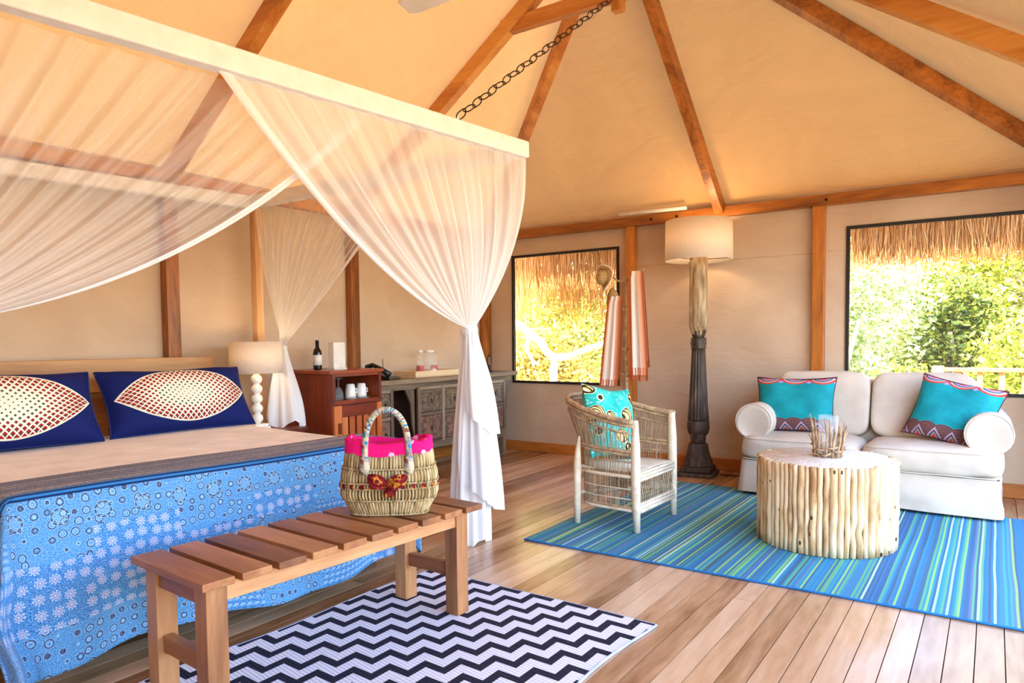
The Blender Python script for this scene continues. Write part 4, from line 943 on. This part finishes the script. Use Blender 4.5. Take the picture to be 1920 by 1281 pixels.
MB().lathe([(0, 1.86), (.03, 1.88), (.038, 1.92), (.025, 1.96), (0, 1.97)], 14).build('bulb', M['bulb'], fl_, True)
for k in range(3): MB().tube([(0, 0, 1.80), (.268*math.cos(k*2.094), .268*math.sin(k*2.094), 1.80)], .003, 6).build('shade_spoke', M['iron'], fl_)
lamp_light('floor_lamp_light', (0, 0, 2.0), 3.5, fl_, .05)
cbk = tag(MB().tube([(0, 0, .006), (.15, .02, .006), (.3, .1, .006), (.42, .05, .006), (.5, .12, .008)], .005, 6).build('lamp_cable', M['phone'], None, True, loc=(-1.87, 5.78, 0)), 'thin dark cable on the floor behind the floor lamp', 'cable')

# ------------------------------------------------------------------ sofa
M['slip'] = plain('cream_slipcover', (207, 194, 179), .9, 0, .06, 5, .5, .2, 9)
sf = thing('sofa', 'cream slipcovered two seat sofa with rolled arms below the large window', 'sofa', (-.73, 5.52, .0105))
def puffy(name, x0, x1, y0, y1, z0, z1, r, e=.6, n=22, bulge=.02, parent=None, pw=.32, pzw=.62):
    def fn(u, v):
        a = 2*PI*u; b = PI*(v-.5); c, s = math.cos(a), math.sin(a); cb_ = math.cos(b)**.28; sb_ = math.sin(b)
        px = math.copysign(abs(c)**pw, c)*cb_; py = math.copysign(abs(s)**pw, s)*cb_; pz = math.copysign(abs(sb_)**pzw, sb_)
        bx = 1-r*(1-abs(py))*0; top = bulge*(1-px*px)*(1-py*py)*(1 if pz > 0 else .3)
        return (lerp(x0, x1, (px+1)/2), lerp(y0, y1, (py+1)/2)+.006*math.sin(6*px+3*pz), lerp(z0, z1, (pz+1)/2)+top*(1 if pz > 0 else -1)+.004*math.sin(9*px+5*py))
    m = MB(); m.grid(fn, 64, n, True); return m.build(name, M['slip'], parent, True)
def skirt(u, v):
    """slipcover skirt all round, slightly flaring with soft pleats"""
    t = u*4; s = int(t) % 4; f = t-int(t); o_ = lerp(.0, .022, 1-v); X, Yf, Yk = .775+o_, -.372-o_, .35
    q = [(lerp(-X, X, f), Yf), (X, lerp(Yf, Yk, f)), (lerp(X, -X, f), Yk), (-X, lerp(Yk, Yf, f))][s]
    pl = .005*math.sin(f*19)*(1-v)+.009*math.sin(7*f+v*6)*math.sin(PI*f)
    return (q[0]+(pl if s in (1, 3) else 0), q[1]-(pl if s == 0 else 0), lerp(.022, .25, v)+.006*math.sin(5*f)*(1-v))
m = MB(); m.grid(skirt, 160, 14, True); m.build('skirt', M['slip'], sf, True)
MB().box(-.76, .76, -.34, .34, .06, .245).build('base', M['slip'], sf)
for x in (-.7, .66):
    for y in (-.33, .3): MB().box(x, x+.05, y, y+.05, 0, .06).build('foot', M['black_edge'], sf)
def arm(sx):
    prof = []; cx, cz, r = .715, .525, .13
    for k in range(21):
        a = math.radians(-62+k*(304-2)/20); prof.append((cx+r*math.cos(a), cz+r*math.sin(a)))
    prof = [(.79, .24), (.775, .34)]+prof+[(.655, .37), (.655, .24)]
    m = MB(); n = len(prof); ysl = [(-.30, .0), (-.305, .9), (-.29, 1.0), (-.2, 1.0), (.1, .99), (.34, 1.0)]
    cxm, czm = cx, .42
    vs = []; 
    for y, s in [(-.302, .84), (-.306, .93), (-.296, .985), (-.27, 1.0), (-.1, .995), (.12, 1.0), (.34, 1.0)]:
        for p in prof: vs.append((sx*(cxm+(p[0]-cxm)*s), y, czm+(p[1]-czm)*s))
    rows = 7; fs = [(i*n+k, i*n+(k+1) % n, (i+1)*n+(k+1) % n, (i+1)*n+k) for i in range(rows-1) for k in range(n)]+[tuple(range(n)), tuple((rows-1)*n+k for k in range(n))]
    m.add(vs, fs); m.build('arm', M['slip'], sf, True)
    pr = [(sx*(cxm+(p[0]-cxm)*.985), -.300, czm+(p[1]-czm)*.985) for p in prof[2:-2]]
    MB().tube(pr, .005, 6).build('arm_piping', M['slip'], sf, True)
arm(-1); arm(1)
puffy('seat_cushion', -.80, -.004, -.40, .18, .245, .425, .1, parent=sf); puffy('seat_cushion', .004, .80, -.40, .18, .245, .425, .1, parent=sf)
MB().prism([(.18, .2), (.36, .2), (.36, .78), (.34, .82), (.24, .82), (.2, .5)], -.66, .66, 'x').build('back_frame', M['slip'], sf, bevel=.03, seg=4)
for a, b in ((-.655, -.003), (.003, .655)):
    o = puffy('back_cushion', a, b, -.12, .12, -.02, .45, .1, bulge=.012, parent=sf, pw=.2, pzw=.42); o.location = (0, .16, .42); o.rotation_euler = (math.radians(-14), 0, 0)
for x0_, x1_ in ((-.80, -.004), (.004, .80)):
    for zz_ in (.262, .408):
        MB().tube([(lerp(x0_+.035, x1_-.035, k/12), -.397+.012*abs(k/6-1)**4+.006*math.sin(6*(k/6-1)), zz_) for k in range(13)], .004, 6).build('cushion_piping', M['slip'], sf, True)
def sofa_cushion(label, loc, rz, lean, roll, W, H, T, seed):
    t = thing('cushion', label, 'cushion', loc, rz, 'teal cushions on the sofa')
    e = (lean, roll, 0)
    c = cushion('cover', M['teal_a'], W, H, T, t, 30, .09, seed=seed); c.rotation_euler = e
    p = cushion_edge(W, H, t, M['maroon'], .09, .004); p.rotation_euler = e
M['maroon'] = plain('maroon_piping', (70, 24, 48), .8)
sofa_cushion('teal cushion with printed borders upright against the left sofa arm', (-1.20, 5.40, .45), math.radians(4), math.radians(-18), math.radians(-1), .56, .42, .15, 2)
sofa_cushion('teal cushion with printed borders tilted against the right sofa arm', (-.27, 5.36, .447), math.radians(-12), math.radians(-24), math.radians(12), .50, .44, .16, 4)

# ------------------------------------------------------------------ round coffee table of upright sticks
gk = G('peeled_stick_wood', .6, 0, .3); kk, sx_, sy_, sz_ = gk.coord(); rd_ = gk.rand(); vv_ = gk.vec(sx_+rd_*9, sy_+rd_*5, sz_*.35+rd_*7)
cc_ = gk.ramp(gk.noise(vv_, 16, 4)+(rd_-.5)*.25, [(.28, (160, 116, 70)), (.45, (206, 172, 126)), (.65, (226, 204, 166))]); cc_ = gk.mix(gk.voro(gk.vec(sx_+rd_*3, sy_+rd_, sz_*.55+rd_*4), 17).lt(.11), cc_, (82, 50, 28)); gk.base(cc_); gk.bump(gk.noise(vv_, 40, 2), .3, .003); M['peeled'] = gk.m
tb = thing('coffee_table', 'round drum coffee table faced with upright peeled sticks', 'coffee table', (-.762, 4.195, .012))
TR, TH = .335, .465; rs = random.Random(5)
MB().lathe([(TR-.004, .01), (TR-.004, TH-.012)], 60).build('drum_core', M['gap'], tb, True)
ang = 0; sticks = []
while ang < 2*PI-.03:
    r = rs.uniform(.0125, .0215); da = 2*r/(TR+.012); sticks.append((ang+da/2, r)); ang += da*.97
sc_ = 2*PI/ang
stick_meshes = []
for v in range(6):
    m = MB(); pts = []; rr = []
    for k in range(8):
        z = TH*k/7; pts.append((rs.gauss(0, .0022), rs.gauss(0, .0022), z)); rr.append(.018*rs.uniform(.93, 1.07))
    m.tube(pts, rr, 8); me = m.mesh('peeled_stick', True); me.materials.append(M['peeled']); stick_meshes.append(me)
for a, r in sticks:
    a *= sc_; o = inst('stick', stick_meshes[rs.randrange(6)], tb, ((TR+.008)*math.cos(a), (TR+.008)*math.sin(a), rs.uniform(0, .002)), (0, 0, a), (r/.018, r/.018, 1+rs.uniform(-.004, .006)))
gtp = G('sliced_stick_resin_top', .5, 0, .4); kk, qx, qy, qz = gtp.coord(); vd_ = gtp.voro(kk, 42, 'F1', 1.0); vn_ = gtp.white(gtp.vec((qx*60).floor(), (qy*60).floor(), 0))
tcx = gtp.ramp(gtp.noise(kk, 14, 3), [(.3, (206, 192, 176)), (.7, (234, 226, 216))]); tcx = gtp.mix(vd_.lt(.2)*vn_.gt(.3), tcx, (74, 56, 62)); gtp.base(tcx); M['toptop'] = gtp.m
MB().lathe([(TR+.004, TH-.008), (TR+.012, TH-.002), (TR+.008, TH+.003), (0, TH+.003)], 72).build('top', M['toptop'], tb, True)
cd_ = thing('candle_holder', 'driftwood twig candle holder around a clear glass cylinder on the coffee table', 'candle holder', (-.755, 4.22, .012+TH+.0045))
M['twig'] = plain('driftwood_twig', (178, 146, 112), .85, 0, .3, 30)
rt = random.Random(9)
for k in range(24):
    a = 2*PI*k/24+rt.uniform(-.1, .1); r0 = .068+rt.uniform(-.006, .008); L = rt.uniform(.10, .24); lean = rt.uniform(.0, .22)
    b = (r0*math.cos(a), r0*math.sin(a), 0); t2 = a+rt.uniform(-.3, .3)
    e = (b[0]+math.cos(t2)*L*lean, b[1]+math.sin(t2)*L*lean, L); mid = ((b[0]+e[0])/2+rt.gauss(0, .006), (b[1]+e[1])/2+rt.gauss(0, .006), L*.55)
    m = MB(); rr = rt.uniform(.0035, .0075); m.tube([b, mid, e], [rr*1.2, rr, rr*.6], 6)
    if k % 2 == 0: m.tube([mid, (mid[0]+math.cos(a)*.03, mid[1]+math.sin(a)*.03, mid[2]+.06)], [rr*.7, rr*.35], 5)
    m.build('twig', M['twig'], cd_, True)
for k in range(14):
    a = 2*PI*k/14+.2; z = rt.uniform(.012, .055); m = MB(); m.tube([(.078*math.cos(a-.4), .078*math.sin(a-.4), z), (.088*math.cos(a), .088*math.sin(a), z+rt.uniform(-.008, .012)), (.078*math.cos(a+.4), .078*math.sin(a+.4), z+rt.uniform(-.008, .01))], [.005, .006, .004], 6); m.build('twig', M['twig'], cd_, True)
m = MB(); m.lathe([(.052, .008), (.052, .228)], 32); m.f = m.f[:32]; m.build('glass_cylinder', M['thin_glass'], cd_, True, solid=.003)
MB().lathe([(.0, .008), (.03, .008), (.03, .075), (0, .075)], 24).build('candle', M['plate'], cd_, True)
